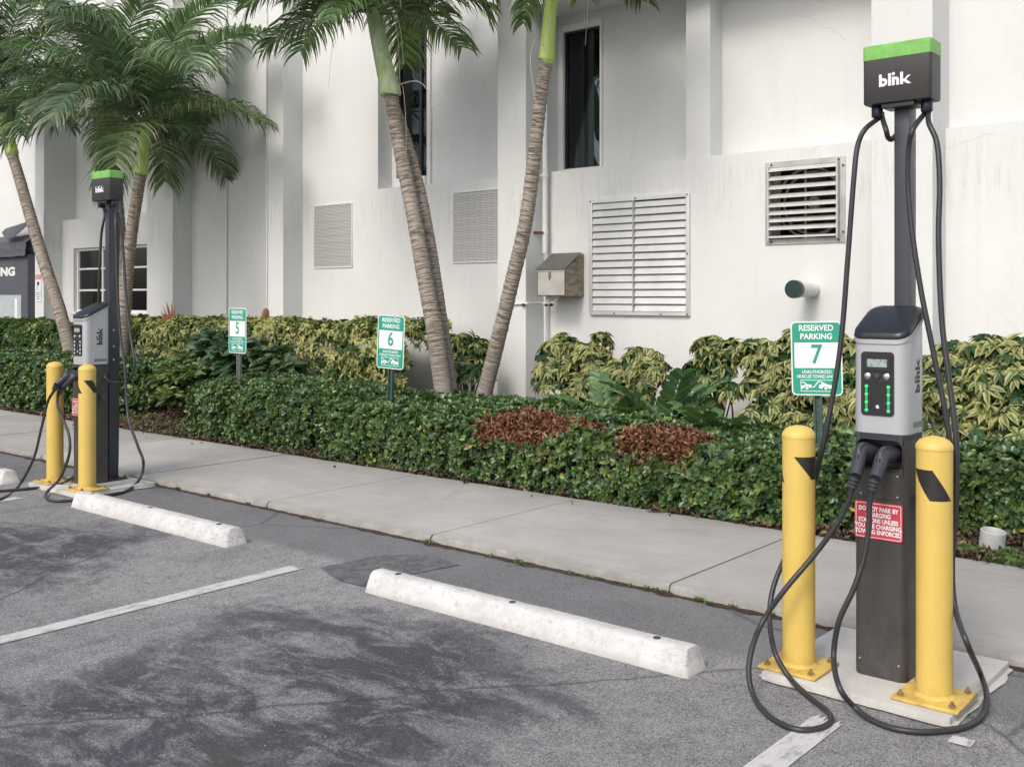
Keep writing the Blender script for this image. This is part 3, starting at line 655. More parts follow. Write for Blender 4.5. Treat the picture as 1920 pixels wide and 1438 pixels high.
# charcoal canvas stand at the far left
cv = thing('parking_booth', 'charcoal canvas booth with white lettering at the far left edge', 'booth', (-19.66, 8.5, 0))
def cvp(name, mat, m, sm=0): return m.build(name, M[mat], cv, sm)
m = MB(); m.box(-1.4, 1.32, 0, .015, 1.50, 2.2); m.box(1.08, 1.32, 0, .015, 0, 1.5); cvp('front_panel', 'canvas_charcoal', m)
m = MB(); m.box(1.32, 1.335, 0, .19, 0, 2.2); cvp('side_panel', 'canvas_charcoal', m)
m = MB(); m.box(-1.4, 1.08, .018, .03, 0, 1.50); cvp('clear_panel', 'awning_panel', m)
m = MB(); m.box(.80, .92, .010, .017, 1.05, 1.42); cvp('notice', 'frame_white', m)
m = MB(); nx = 40; rows_ = 8; vs = []
for j in range(rows_ + 1):
    for i in range(nx + 1):
        x = -1.4 + 2.78 * i / nx; z_ = 2.17 + .26 * j / rows_
        vs.append((x, -.07 + .03*j/rows_ - .03*abs(noise.noise(Vector((x*2.2 + j*.5, j*.45, 5)))) , z_ + .01*noise.noise(Vector((x*3, j, 2)))))
m.add(vs, [(j*(nx+1)+i, j*(nx+1)+i+1, (j+1)*(nx+1)+i+1, (j+1)*(nx+1)+i) for j in range(rows_) for i in range(nx)]); cvp('valance', 'canvas_charcoal', m, 60)
m = MB(); vs = []
for j in range(7):
    for i in range(nx + 1):
        x = -1.4 + 2.78 * i / nx; u = j / 6
        vs.append((x - .12*u*(i/nx), -.045 + .22*u, 2.425 + .14*u + .03*noise.noise(Vector((x*2, u*3, 1)))))
m.add(vs, [(j*(nx+1)+i, j*(nx+1)+i+1, (j+1)*(nx+1)+i+1, (j+1)*(nx+1)+i) for j in range(6) for i in range(nx)]); cvp('roof', 'canvas_charcoal', m, 60)
m = MB(); fl = [(.45, -.06, 2.62), (.75, -.14, 2.50), (1.1, -.14, 2.50), (1.32, -.05, 2.66), (1.36, .05, 2.80), (.9, .02, 2.74), (.35, .05, 2.70)]
m.add(fl + [(p[0], p[1] + .012, p[2] + .004) for p in fl], [tuple(range(7)), tuple(range(13, 6, -1))] + [(i, (i+1) % 7, 7 + (i+1) % 7, 7 + i) for i in range(7)]); cvp('loose_flap', 'canvas_charcoal', m)
m = MB(); add_text(m, 'PARKING', .86, -.004, 1.90, .205, .011, 1.9, 'RIGHT'); cvp('lettering', 'frame_white', m)

# ------------------------------------------------------------------ wheel stops
def wheel_stop(x0, x1, y, label, rz=0.0, seed=0):
    t = thing('wheel_stop', label, 'wheel stop', ((x0+x1)/2, y + .075, 0), rz, 'concrete wheel stops at the head of the stalls')
    L = (x1 - x0) / 2; n = 90; rings = []; rs = random.Random(seed)
    prof = [(-.075, .0), (-.074, .018), (-.052, .082), (-.042, .092), (-.028, .099), (.028, .099), (.042, .092), (.052, .082), (.074, .018), (.075, .0)]
    for k in range(n + 1):
        x = -L + 2*L*k/n; e = min(1.0, (L - abs(x)) / .03); sc = .86 + .14 * math.sqrt(max(0, 1 - (1 - e)**2)); r = []
        for (yy, zz) in prof:
            nz_ = noise.noise(Vector((x*9 + seed, yy*40, zz*40))); n2 = noise.noise(Vector((x*40 + seed, yy*90, zz*90)))
            q = 0.0025*nz_ + 0.0012*n2 - (0.012 if (noise.noise(Vector((x*5 + seed, yy*9, zz*9 + 4))) > .55 and zz > .09) else 0)
            r.append((x + (L - abs(x) < .001) * .02 * (1 if x < 0 else -1) * zz / .1 , yy * (sc if zz > .01 else sc + .03) * (1 + q*6), max(0, zz * (.90 + .10*sc) + (q if zz > .02 else 0))))
        rings.append(r)
    m = MB(); m.rings(rings); m.build('body', M['wheel_stop_paint'], t, 50)
    for px_ in (-L*.82, -L*.02, L*.80):
        m = MB(); m.tube([(px_, 0, .085), (px_, 0, .101)], .016, 12); m.build('anchor_pin', M['rust'], t, 40)
        m = MB(); m.tube([(px_, 0, .1008), (px_, 0, .1025)], [.009, .007], 8); m.build('pin_hole', M['dark_metal'], t, 40)
    return t
wheel_stop(-3.79, -1.995, 3.385, 'white concrete wheel stop nearest the camera, left of the near charger', 0.0, 3)
wheel_stop(-6.87, -5.055, 3.475, 'white concrete wheel stop in front of the hedge, right of the far charger', 0.0, 11)
wheel_stop(-9.92, -8.08, 3.545, 'white concrete wheel stop cut by the left edge, left of the far bollards', 0.0, 23)

# ------------------------------------------------------------------ bollards
def bollard(x, y, z0, label, mark, turn=45.0):
    t = thing('bollard', label, 'bollard', (x, y, z0), 0, 'yellow bollards guarding the chargers')
    R = .0605; H = .893
    m = MB(); m.lathe([(R, .012), (R, H - .028), (R, H - .026)], seg=40); m.build('post', M['bollard_yellow'], t, 40)
    m = MB(); m.lathe([(R + .0015, H - .026), (R + .0015, H - .012), (R * .96, H - .006), (R * .80, H + .006), (R * .5, H + .015), (R * .2, H + .019), (.002, H + .02)], seg=40); m.build('cap', M['bollard_yellow'], t, 60)
    bm = bmesh.new(); bmesh.ops.create_cube(bm, size=1)
    for v in bm.verts: v.co = Vector((v.co.x * .225, v.co.y * .225, v.co.z * .013 + .0075))
    bmesh.ops.bevel(bm, geom=bm.edges[:], offset=.003, segments=1, affect='EDGES')
    m = MB(); m.bm(bm, Matrix.Rotation(rad(turn), 4, 'Z')); m.build('base_plate', M['bollard_yellow'], t, 40)
    m = MB(); m.lathe([(R + .012, .0145), (R + .004, .021), (R + .0005, .026)], seg=40); m.build('weld_collar', M['bollard_yellow'], t, 60)
    for k in range(4):
        a = rad(turn + 45 + 90*k); bx, by = math.cos(a)*.122, math.sin(a)*.122
        m = MB(); m.tube([(bx, by, .014), (bx, by, .022)], .013, 6); m.tube([(bx, by, .022), (bx, by, .034)], .006, 8); m.build('bolt', M['bolt_metal'], t, 40)
    # two slanting black flashes of the reflective band
    for (a0, a1, zt, zb, shift) in mark:
        n = 24; m = MB(); vs = []
        for i in range(n + 1):
            u = i / n
            for w_ in (0, 1):
                zz = zt + (zb - zt) * u
                aa = rad(a0 + (a1 - a0) * w_ + shift * u)
                vs.append(((R + .0008) * math.sin(aa), -(R + .0008) * math.cos(aa), zz))
        # subdivide around so that the flash follows the post
        vs = []; w_n = 10
        for i in range(n + 1):
            for j in range(w_n + 1):
                zz = zt + (zb - zt) * i / n; aa = rad(a0 + (a1 - a0) * j / w_n + shift * i / n)
                vs.append(((R + .0008) * math.sin(aa), -(R + .0008) * math.cos(aa), zz))
        m.add(vs, [(i*(w_n+1)+j, (i+1)*(w_n+1)+j, (i+1)*(w_n+1)+j+1, i*(w_n+1)+j+1) for i in range(n) for j in range(w_n)])
        m.build('black_flash', M['reflective_black'], t, 60)
    return t
# band angles are measured around the post from its -y side (positive towards +x)
bollard(-1.697, 3.697, .03, 'yellow bollard left of the near charger, black flash wrapping both its edges', [(8, 110, .800, .715, 65), (-130, -95, .800, .700, 62)], 0)
bollard(-1.203, 3.712, .03, 'yellow bollard right of the near charger with full black flash facing front', [(-62, 12, .800, .695, 66)], 0)
bollard(-7.736, 3.796, .03, 'yellow bollard left of the far charger, behind the plug cables', [(-140, -85, .80, .70, 66)], 0)
bollard(-7.233, 3.788, .03, 'yellow bollard right of the far charger, in front of its post', [(-110, -42, .80, .705, 71), (38, 95, .80, .705, 71)], 0)

# ------------------------------------------------------------------ charging stations
def logo(mb, x, z, h, y=0.0, rot=False):
    """the lower-case word on the charger, drawn with straight and round strokes; h = height of the b's stem"""
    th = h * .235; xh = h * .68; R = xh / 2; cur = 0.0; shapes = []
    def bar(x0, x1, z0, z1): shapes.append([(x0, z0), (x1, z0), (x1, z1), (x0, z1)])
    def ring(cx, cz, ro, ri, a0=0, a1=360, n=28):
        for k in range(n):
            p, q = rad(a0 + (a1-a0)*k/n), rad(a0 + (a1-a0)*(k+1)/n)
            shapes.append([(cx + ri*math.cos(p), cz + ri*math.sin(p)), (cx + ro*math.cos(p), cz + ro*math.sin(p)), (cx + ro*math.cos(q), cz + ro*math.sin(q)), (cx + ri*math.cos(q), cz + ri*math.sin(q))])
    bar(0, th, 0, h); ring(R, R, R, R - th, -180, 180); cur = 2*R + h*.06
    bar(cur, cur + th, 0, h); cur += th + h*.07
    bar(cur, cur + th, 0, xh); ring(cur + th/2, h*.93, h*.135, 0, 0, 360, 20)
    rn = R * .86; ring(cur + rn, xh - rn, rn, rn - th, 0, 110); bar(cur + 2*rn - th, cur + 2*rn, 0, xh - rn); cur += 2*rn + h*.08
    bar(cur, cur + th, 0, h)
    shapes.append([(cur + th, xh*.42), (cur + th + h*.36, xh), (cur + th + h*.62, xh), (cur + th + h*.22, xh*.50), (cur + th, xh*.38)])
    shapes.append([(cur + th, xh*.62), (cur + th, xh*.36), (cur + th + h*.34, 0), (cur + th + h*.64, 0), (cur + th + h*.20, xh*.56)])
    W = cur + th + h*.64
    for i, sh in enumerate(shapes):
        yy = y - i * 0.000004
        pts = [((px - W/2), (pz - h/2)) for px, pz in sh]
        if rot: pts = [(-pz, px) for px, pz in pts]
        mb.add([(x + px, yy, z + pz) for px, pz in pts], [tuple(range(len(pts)))])
def plate(name, mat, par, w_, h_, r, y0, y1, cx, cz, sm=40, label=None, seg=6):
    pr = rrect(w_, h_, r, seg); m = MB(); m.prism(pr, lambda p: (cx + p[0], y0, cz + p[1]), lambda p: (cx + p[0], y1, cz + p[1])); return m.build(name, M[mat], par, sm, label)

def charger(x, y, z0, label, rz=0.0, lit=True):
    t = thing('charging_station', label, 'charging station', (x, y, z0), rz, 'electric car charging stations between the stalls'); t.scale = (1.025,) * 3
    W_, D_ = .190, .190                      # the pedestal; its front is at y = -D/2
    zs, zf, zb = .875, 1.205, 1.298          # seam, lid height at the front and at the back
    f = -D_/2
    def ring(w_, d_, r, z, cy=0.0): return [(p[0], p[1] + cy, z) for p in rrect(w_, d_, r, 7)]
    m = MB()
    m.rings([ring(W_ - .004, D_ - .004, .03, .0), ring(W_, D_, .032, .006), ring(W_, D_, .032, .10), ring(W_, D_, .032, .55)], cap1=False)
    # the upper part is cut by the holster recess: front plate with a rounded opening
    zr0, zr1, wr = .748, .850, .162
    nseg = 7; out = rrect(W_, D_, .032, nseg)
    m.rings([ring(W_, D_, .032, .55), ring(W_, D_, .032, zr0 - .02)], cap0=False, cap1=False)
    side = [p for p in out]
    ped = m.build('pedestal', M['charger_dark'], t, 50)
    m = MB()      # shell around the recess: back and sides
    pts = [p for p in out if not (p[1] < f + .020)]
    pts = [p for p in out]
    idx = [i for i, p in enumerate(out) if p[1] > f + .004]
    k0 = max(range(len(out)), key=lambda i: 0)
    ordered = sorted(idx, key=lambda i: (math.atan2(out[i][0], out[i][1] ) ))
    pl = [out[i] for i in ordered]
    m.add([(p[0], p[1], zr0 - .02) for p in pl] + [(p[0], p[1], zs) for p in pl], [(i, i+1, len(pl)+i+1, len(pl)+i) for i in range(len(pl) - 1)])
    # front face with opening
    hw = out[0][0]; fw = W_/2 - .028
    op = [(p[0], p[1]) for p in rrect(wr, zr1 - zr0, .028, 6, 0, (zr0+zr1)/2)]
    xe = pl[0][0]; ye = pl[0][1]
    outer = []
    n_op = len(op); cxo, czo = 0, (zr0+zr1)/2
    lo, hi = zr0 - .02, zs
    for p in op:      # project each opening point outwards onto the front rectangle
        dx, dz = p[0] - cxo, p[1] - czo
        s1 = (abs(xe) / abs(dx)) if abs(dx) > 1e-9 else 1e9
        s2 = ((hi - czo) / dz) if dz > 1e-9 else (((lo - czo) / dz) if dz < -1e-9 else 1e9)
        s = min(s1, s2); outer.append((cxo + dx*s, czo + dz*s))
    V = [(p[0], f, p[1]) for p in outer] + [(p[0], f, p[1]) for p in op] + [(p[0], f + .085, p[1]) for p in op]
    F = []
    for i in range(n_op):
        j = (i+1) % n_op; F += [(i, j, n_op + j, n_op + i), (n_op + i, n_op + j, 2*n_op + j, 2*n_op + i)]
    F.append(tuple(range(2*n_op, 3*n_op))); m.add(V, F)
    for cx_, cz_ in ((-1, hi), (1, hi), (1, lo), (-1, lo)):          # corners of the front rectangle
        near = sorted(range(n_op), key=lambda i: (outer[i][0] - cx_*abs(xe))**2 + (outer[i][1] - cz_)**2)[:2]
        a_, b_ = near; m.add([(outer[a_][0], f, outer[a_][1]), (outer[b_][0], f, outer[b_][1]), (cx_*abs(xe), f, cz_)], [(0, 1, 2)])
    hol = m.build('holster', M['charger_dark'], t, 50)
    m = MB(); rim_o = rrect(wr + .010, zr1 - zr0 + .010, .033, 6, 0, czo)
    nn = len(rim_o)
    m.add([(p[0], f - .001, p[1]) for p in rim_o] + [(p[0], f - .005, p[1]) for p in rrect(wr + .006, zr1 - zr0 + .006, .031, 6, 0, czo)] + [(p[0], f - .001, p[1]) for p in op], [(i, (i+1) % nn, nn + (i+1) % nn, nn + i) for i in range(nn)] + [(nn + i, nn + (i+1) % nn, 2*nn + (i+1) % nn, 2*nn + i) for i in range(nn)])
    m.build('rim', M['charger_dark'], hol, 50)
    plate('access_panel', 'charger_dark', ped, .152, .092, .016, f - .003, f + .001, 0, .690)
    # seam band and silver console
    m = MB(); m.rings([ring(W_ + .002, D_ + .002, .034, zs - .022), ring(W_ + .004, D_ + .004, .035, zs)]); m.build('seam_band', M['charger_navy'], t, 50)
    m = MB(); cw, cdp = W_ + .006, D_ + .008; lv = [zs, zs + .01, 1.0, 1.1, zf - .004]
    rr = [ring(cw, cdp, .042, z_) for z_ in lv]
    slope = lambda yy: zf + (zb - zf) * (yy - f) / D_
    rr.append([(p[0], p[1], slope(p[1]) - .004) for p in rrect(cw, cdp, .042, 7)])
    m.rings(rr); con = m.build('console', M['silver_paint'], t, 50)
    m = MB(); rr = []
    for dz, g in ((-.004, .002), (.016, .008), (.026, .006), (.032, -.006), (.034, -.03)):
        rr.append([(p[0], p[1], slope(p[1]) + dz) for p in rrect(cw + g, cdp + g, .046, 7)])
    m.rings(rr); m.build('lid', M['charger_cap'], t, 50)
    m = MB(); m.rings([[(p[0], p[1], slope(p[1]) + dz) for p in rrect(cw + g, cdp + g, .046, 7)] for dz, g in ((-.006, .010), (.010, .011))], False, False)
    m.build('lid_trim', M['aluminium_dull'], t, 50)
    fc = f - .004
    pz = 1.052
    bz = plate('bezel', 'bezel_black', t, .118, .228, .014, fc - .004, fc + .004, -.004, pz, label=None)
    plate('screen_frame', 'bezel_black', bz, .098, .056, .005, fc - .0075, fc - .0035, -.004, pz + .074)
    plate('screen', 'lcd', bz, .072, .028, .002, fc - .0082, fc - .007, -.004, pz + .074)
    for dx, mt_ in ((-.038, 'button_metal'), (-.004, 'charger_dark'), (.030, 'button_metal')):
        m = MB(); m.tube([(dx, fc - .003, pz + .027), (dx, fc - .008, pz + .027), (dx, fc - .010, pz + .027)], [.0115, .0115, .009] if mt_ == 'button_metal' else [.010, .010, .008], 20); m.build('button', M[mt_], bz, 40)
    m = MB(); m.box(-.056, .048, fc - .0065, fc - .0035, pz + .009, pz + .012, .001); m.build('divider', M['charger_navy'], bz, 40)
    for dx in (-.043, .036):
        m = MB(); m.tube([(dx, fc - .004, pz - .008), (dx, fc - .004, pz - .100)], .0045, 10); st = m.build('light_strip', M['led_dim' if lit else 'post_galvanised'], bz, 40)
        for k in range(4):
            m = MB(); bm = bmesh.new(); bmesh.ops.create_uvsphere(bm, u_segments=12, v_segments=8, radius=.0062)
            m.bm(bm, Matrix.Translation((dx, fc - .0045, pz - .010 - k*.0285))); m.build('indicator_light', M['led_green' if lit else 'sign_white'], bz, 60)
    m = MB(); m.add([(-.004, fc - .0043, pz - .074), (-.010, fc - .0043, pz - .080), (-.007, fc - .0043, pz - .087), (.0015, fc - .0043, pz - .088), (.0025, fc - .0043, pz - .080)], [(0, 1, 2, 3, 4)]); m.build('tap_mark', M['logo_white'], bz, 0)
    for sx in (-1, 1):                       # the word running up both sides of the console
        m = MB(); logo(m, 0, 0, .048, 0, rot=True)
        m.v = [(sx * (cw/2 + .0006 - p[1]), sx * p[0] + .012, p[2] + 1.080) for p in m.v]
        m.build('lettering', M['logo_black'], con, 0)
        m = MB(); m.box(sx*(cw/2 + .0002), sx*(cw/2 + .0008), -.03, .07, .895, .915); m.build('label_strip', M['post_galvanised'], con, 0)
    for sx, zz in ((-.066, .728), (.066, .728), (-.066, .655), (.066, .655), (-.07, .06), (.07, .06)):
        m = MB(); m.tube([(sx, f - .0005, zz), (sx, f - .0035, zz)], .0035, 10); m.build('screw', M['aluminium_dull'], ped, 40)
    # red notice on the pedestal
    sg = plate('warning_sign', 'sign_red', t, .172, .132, .006, f - .004, f - .001, -.002, .562)
    m = MB(); fr = rrect(.163, .123, .005, 4); fi = rrect(.159, .119, .004, 4); nn = len(fr)
    m.add([(p[0] - .002, f - .0045, p[1] + .562) for p in fr] + [(p[0] - .002, f - .0045, p[1] + .562) for p in fi], [(i, (i+1) % nn, nn + (i+1) % nn, nn + i) for i in range(nn)]); m.build('border_line', M['logo_white'], sg, 0)
    m = MB()
    for i, s_ in enumerate(('DO NOT PARK BY', 'CHARGING', 'STATIONS UNLESS', 'YOU ARE CHARGING.', 'TOWING ENFORCED')):
        add_text(m, s_, -.002, f - .0048, .562 + .040 - i*.0205, .0215, .0009, .80)
    m.build('lettering', M['logo_white'], sg, 0)
    # post behind, with its clamp and foot
    m = MB(); m.box(-.028, .028, .128, .205, 0.012, 2.11, .004); post = m.build('post', M['charger_navy'], t, 40)
    m = MB(); m.box(-.034, .034, .100, .212, .80, 1.27, .003); br = m.build('mounting_bracket', M['charger_navy'], t, 40)
    for zz in (.90, 1.00, 1.12):
        for sx in (-1, 1):
            m = MB(); m.tube([(sx*.034, .16, zz), (sx*.040, .16, zz)], .008, 10); m.build('bolt', M['aluminium_dull'], br, 40)
    m = MB(); m.box(-.08, .08, .095, .25, 0, .012, .003); ft = m.build('foot_plate', M['charger_navy'], t, 40)
    for sx, yy in ((-.062, .115), (.062, .115), (-.062, .235), (.062, .235)):
        m = MB(); m.tube([(sx, yy, .012), (sx, yy, .03)], .009, 6); m.build('bolt', M['rust'], ft, 40)
    for sx in (-1, 1):
        m = MB(); m.box(min(sx*.150, sx*.0955), max(sx*.150, sx*.0955), .02, .045, .612, .655, .003); m.build('hook', M['charger_dark'], t, 40)
    # head
    hx = .0; hy0, hy1 = .072, .190; zb_, zt_ = 2.085, 2.304; hw2 = .126
    m = MB()
    hr = lambda g, z_: [(p[0] + hx, p[1] + (hy0 + hy1)/2, z_) for p in rrect(2*hw2 - g, hy1 - hy0 - g, .014, 5)]
    m.rings([hr(.006, zb_), hr(0, zb_ + .005), hr(0, zt_ - .055)]); hd = m.build('cable_head', M['charger_dark'], t, 40)
    m = MB(); m.rings([hr(-.002, zt_ - .0545), hr(-.002, zt_ - .004), hr(.006, zt_)]); m.build('lime_band', M['lime_plastic'], hd, 40)
    m = MB(); logo(m, -.004, 2.168, .046, hy0 - .0008); m.build('lettering', M['logo_white'], hd, 0)
    m = MB(); m.box(-.06, .06, .085, .182, zb_ - .018, zb_ - .001, .003); m.build('bracket', M['charger_navy'], hd, 40)
    for sx in (-1, 1):
        cx_ = sx * .092
        m = MB(); m.lathe([(.019, zb_), (.021, zb_ - .004), (.021, zb_ - .038), (.019, zb_ - .042), (.012, zb_ - .046)][::-1], cx_, .130, 16); m.build('cable_gland', M['gland_plastic'], hd, 40)
    return t
c1 = charger(-1.420, 3.872, .03, 'electric car charging station close to the camera with two plugged connectors')
c2 = charger(-7.495, 3.955, .03, 'electric car charging station far left, seen half from its side between two bollards', rad(1.5), False)

RC = .0098
def tmat(t): return Matrix.LocRotScale(t.location, t.rotation_euler, t.scale)
def cable(t, pts, name='charging_cable', r=RC, label=None, n=9):
    o = tmat(t).inverted()
    P = spline([o @ Vector(p) for p in pts], n)
    m = MB(); m.tube(P, r, 12); return m.build(name, M['cable_rubber'], t, 70, label)
def loc(t, x, y, z): return tmat(t) @ Vector((x, y, z))
def connector(t, base, mid, tail, end):
    """a plug: nose inside the holster at base, bend at mid, handle down to tail, cable from end"""
    o = tmat(t).inverted()
    b, m_, tl, en = [o @ Vector(p) for p in (base, mid, tail, end)]
    P = spline([b, b.lerp(m_, .6), m_, m_.lerp(tl, .5), tl], 8); n = len(P)
    rs = []
    for i in range(n):
        u = i / (n - 1)
        rs.append(.029 if u < .3 else (.029 - (u-.3)/.15*.003 if u < .45 else .026 - (u - .45) / .55 * .006))
    m = MB(); m.tube(P, rs, 16); g = m.build('connector', M['connector_grey'], t, 60)
    m = MB(); m.tube(spline([b.lerp(m_, .35) + Vector((0, 0, .020)), m_ + Vector((0, -.004, .022)), m_.lerp(tl, .28) + Vector((0, -.016, .006))], 6), [.010, .0115, .012, .012, .012, .012, .012, .012, .0115, .0115, .010, .008, .006], 10); m.build('release_latch', M['connector_grey'], g, 60)
    bn = m_.lerp(tl, .30); m = MB(); m.tube([bn + Vector((0, -.019, .016)), bn + Vector((0, -.026, .0))], [.008, .006], 10); m.build('thumb_button', M['charger_cap'], g, 60)
    d = (en - tl)
    for k in range(3):
        a = tl + d * (.12 + .25*k); m = MB(); m.tube([a, a + d*.16], [.0215 - k*.0015, .0205 - k*.0015], 16); m.build('strain_ring', M['connector_grey'], g, 40)
    m = MB(); m.tube([tl, en], [.0175, .0125], 14); m.build('sleeve', M['charger_cap'], g, 60)
Y1 = 3.70
# near charger
n1b, n1m, n1t, n1e = loc(c1, -.038, -.03, .800), loc(c1, -.050, -.135, .808), at(1604, 893, 3.648), at(1596, 920, 3.638)
n2b, n2m, n2t, n2e = loc(c1, .042, -.03, .800), loc(c1, .030, -.138, .800), at(1641, 897, 3.648), at(1634, 925, 3.638)
connector(c1, n1b, n1m, n1t, n1e); connector(c1, n2b, n2m, n2t, n2e)
gl1, gl2 = loc(c1, -.092, .150, 2.045), loc(c1, .092, .150, 2.045)
def G(px, row, z=.012): return gr(px, row, z)
cable(c1, [gl1 + Vector((0, 0, .02)), gl1, at(1622, 243, 3.928), at(1608, 275, 3.908), at(1601, 335, 3.888), at(1590, 480, 3.868), at(1578, 630, 3.848), at(1561, 745, 3.828), at(1534, 875, 3.808), at(1503, 985, 3.808), at(1470, 1050, 3.798), at(1449, 1105, 3.748), at(1443, 1160, 3.688), at(1453, 1222, 3.588),
           G(1482, 1272, .03), G(1520, 1308), G(1553, 1335), G(1556, 1354), G(1530, 1366), G(1490, 1366), G(1445, 1344), G(1415, 1308, .03), G(1404, 1262, .09), G(1411, 1212, .165), G(1432, 1162, .24), at(1471, 1106, 3.54), at(1530, 1036, 3.618), at(1572, 978, 3.638), at(1591, 940, 3.638), n1e, n1e.lerp(n1t, .4)])
cable(c1, [gl2 + Vector((0, 0, .02)), gl2, at(1742, 232, 3.928), at(1757, 270, 3.908), at(1762, 345, 3.888), at(1760, 450, 3.868), at(1766, 600, 3.848), at(1780, 715, 3.828), at(1793, 830, 3.808), at(1792, 950, 3.798), at(1785, 1060, 3.788), at(1791, 1140, 3.748), at(1815, 1210, 3.638),
           G(1838, 1262, .075), G(1850, 1302, .06), G(1843, 1338, .02), G(1810, 1362), G(1750, 1371), G(1690, 1368), G(1640, 1352), G(1602, 1325, .03), G(1574, 1288, .10), at(1563, 1232, 3.56), at(1573, 1165, 3.565), at(1600, 1105, 3.588), at(1620, 1045, 3.618), at(1629, 990, 3.633), at(1630, 950, 3.638), n2e, n2e.lerp(n2t, .4)])
cable(c1, [gl2 + Vector((-.01, 0, .02)), gl2 + Vector((-.012, 0, 0)), at(1712, 243, 3.928), at(1704, 280, 3.938), at(1703, 350, 3.948), at(1711, 440, 3.938), at(1727, 545, 3.928), at(1748, 650, 3.918), at(1770, 760, 3.908), at(1784, 860, 3.908), at(1778, 935, 3.908), at(1752, 955, 3.918), at(1728, 925, 3.918), loc(c1, .097, .03, .80), loc(c1, .07, .03, .82)], 'supply_cable')
cable(c1, [gl1 + Vector((.01, 0, .02)), gl1 + Vector((.012, 0, 0)), at(1661, 243, 3.938), at(1669, 262, 3.988), loc(c1, -.012, .222, 1.95), loc(c1, -.012, .224, 1.4), loc(c1, -.012, .224, .9), loc(c1, -.02, .222, .4), loc(c1, -.02, .222, .1)], 'supply_cable')
# far charger
m1b, m1m, m1t, m1e = loc(c2, -.038, -.03, .800), loc(c2, -.05, -.135, .760), at(107, 720, 3.668), at(101, 733, 3.668)
m2b, m2m, m2t, m2e = loc(c2, .042, -.03, .800), loc(c2, .034, -.135, .757), at(117, 725, 3.708), at(109, 740, 3.708)
connector(c2, m1b, at(128, 703, 3.738), m1t, m1e); connector(c2, m2b, at(140, 706, 3.768), m2t, m2e)
hl1, hl2 = loc(c2, -.092, .150, 2.045), loc(c2, .092, .150, 2.045)
cable(c2, [hl1 + Vector((0, 0, .02)), hl1, at(196, 405, 4.028), at(190, 440, 4.018), at(187, 500, 4.018), at(185, 560, 4.028), at(186, 640, 4.048), at(184, 740, 4.058), at(170, 830, 4.038), G(148, 880, .06), G(128, 900, .06), G(95, 911), G(45, 917), G(-10, 921), G(-60, 926), G(-75, 934), G(-40, 940), G(0, 936), at(32, 915, 3.538), at(62, 862, 3.588), at(77, 805, 3.628), at(89, 755, 3.658), m1e, m1e.lerp(m1t, .4)])
cable(c2, [hl2 + Vector((0, 0, .02)), hl2, at(217, 412, 4.018), at(218, 470, 4.008), at(221, 560, 4.008), at(226, 630, 4.008), at(234, 690, 3.998), at(237, 745, 3.988), at(242, 790, 3.968), at(258, 835, 3.938), at(269, 868, 3.888), G(262, 898, .06), G(238, 920), G(205, 929), G(170, 936), G(134, 938), G(100, 939), G(86, 932), G(90, 920, .03), at(112, 897, 3.648), at(129, 855, 3.668), at(130, 820, 3.678), at(118, 785, 3.688), at(108, 762, 3.698), m2e, m2e.lerp(m2t, .4)])
cable(c2, [hl2 + Vector((-.01, 0, .02)), hl2 + Vector((-.012, .0, 0)), at(224, 415, 4.058), at(231, 470, 4.048), at(236, 550, 4.038), at(244, 625, 4.028), at(252, 675, 4.018), at(249, 700, 4.018), at(235, 715, 4.018), at(213, 717, 4.018), at(199, 710, 4.018), at(193, 695, 4.008), loc(c2, .08, .05, .84)], 'supply_cable')
cable(c2, [hl1 + Vector((.01, 0, .02)), hl1 + Vector((.012, .01, 0)), loc(c2, -.02, .225, 1.95), loc(c2, -.02, .226, 1.5), loc(c2, -.02, .226, .8), loc(c2, -.02, .225, .3), loc(c2, -.02, .222, .1)], 'supply_cable')

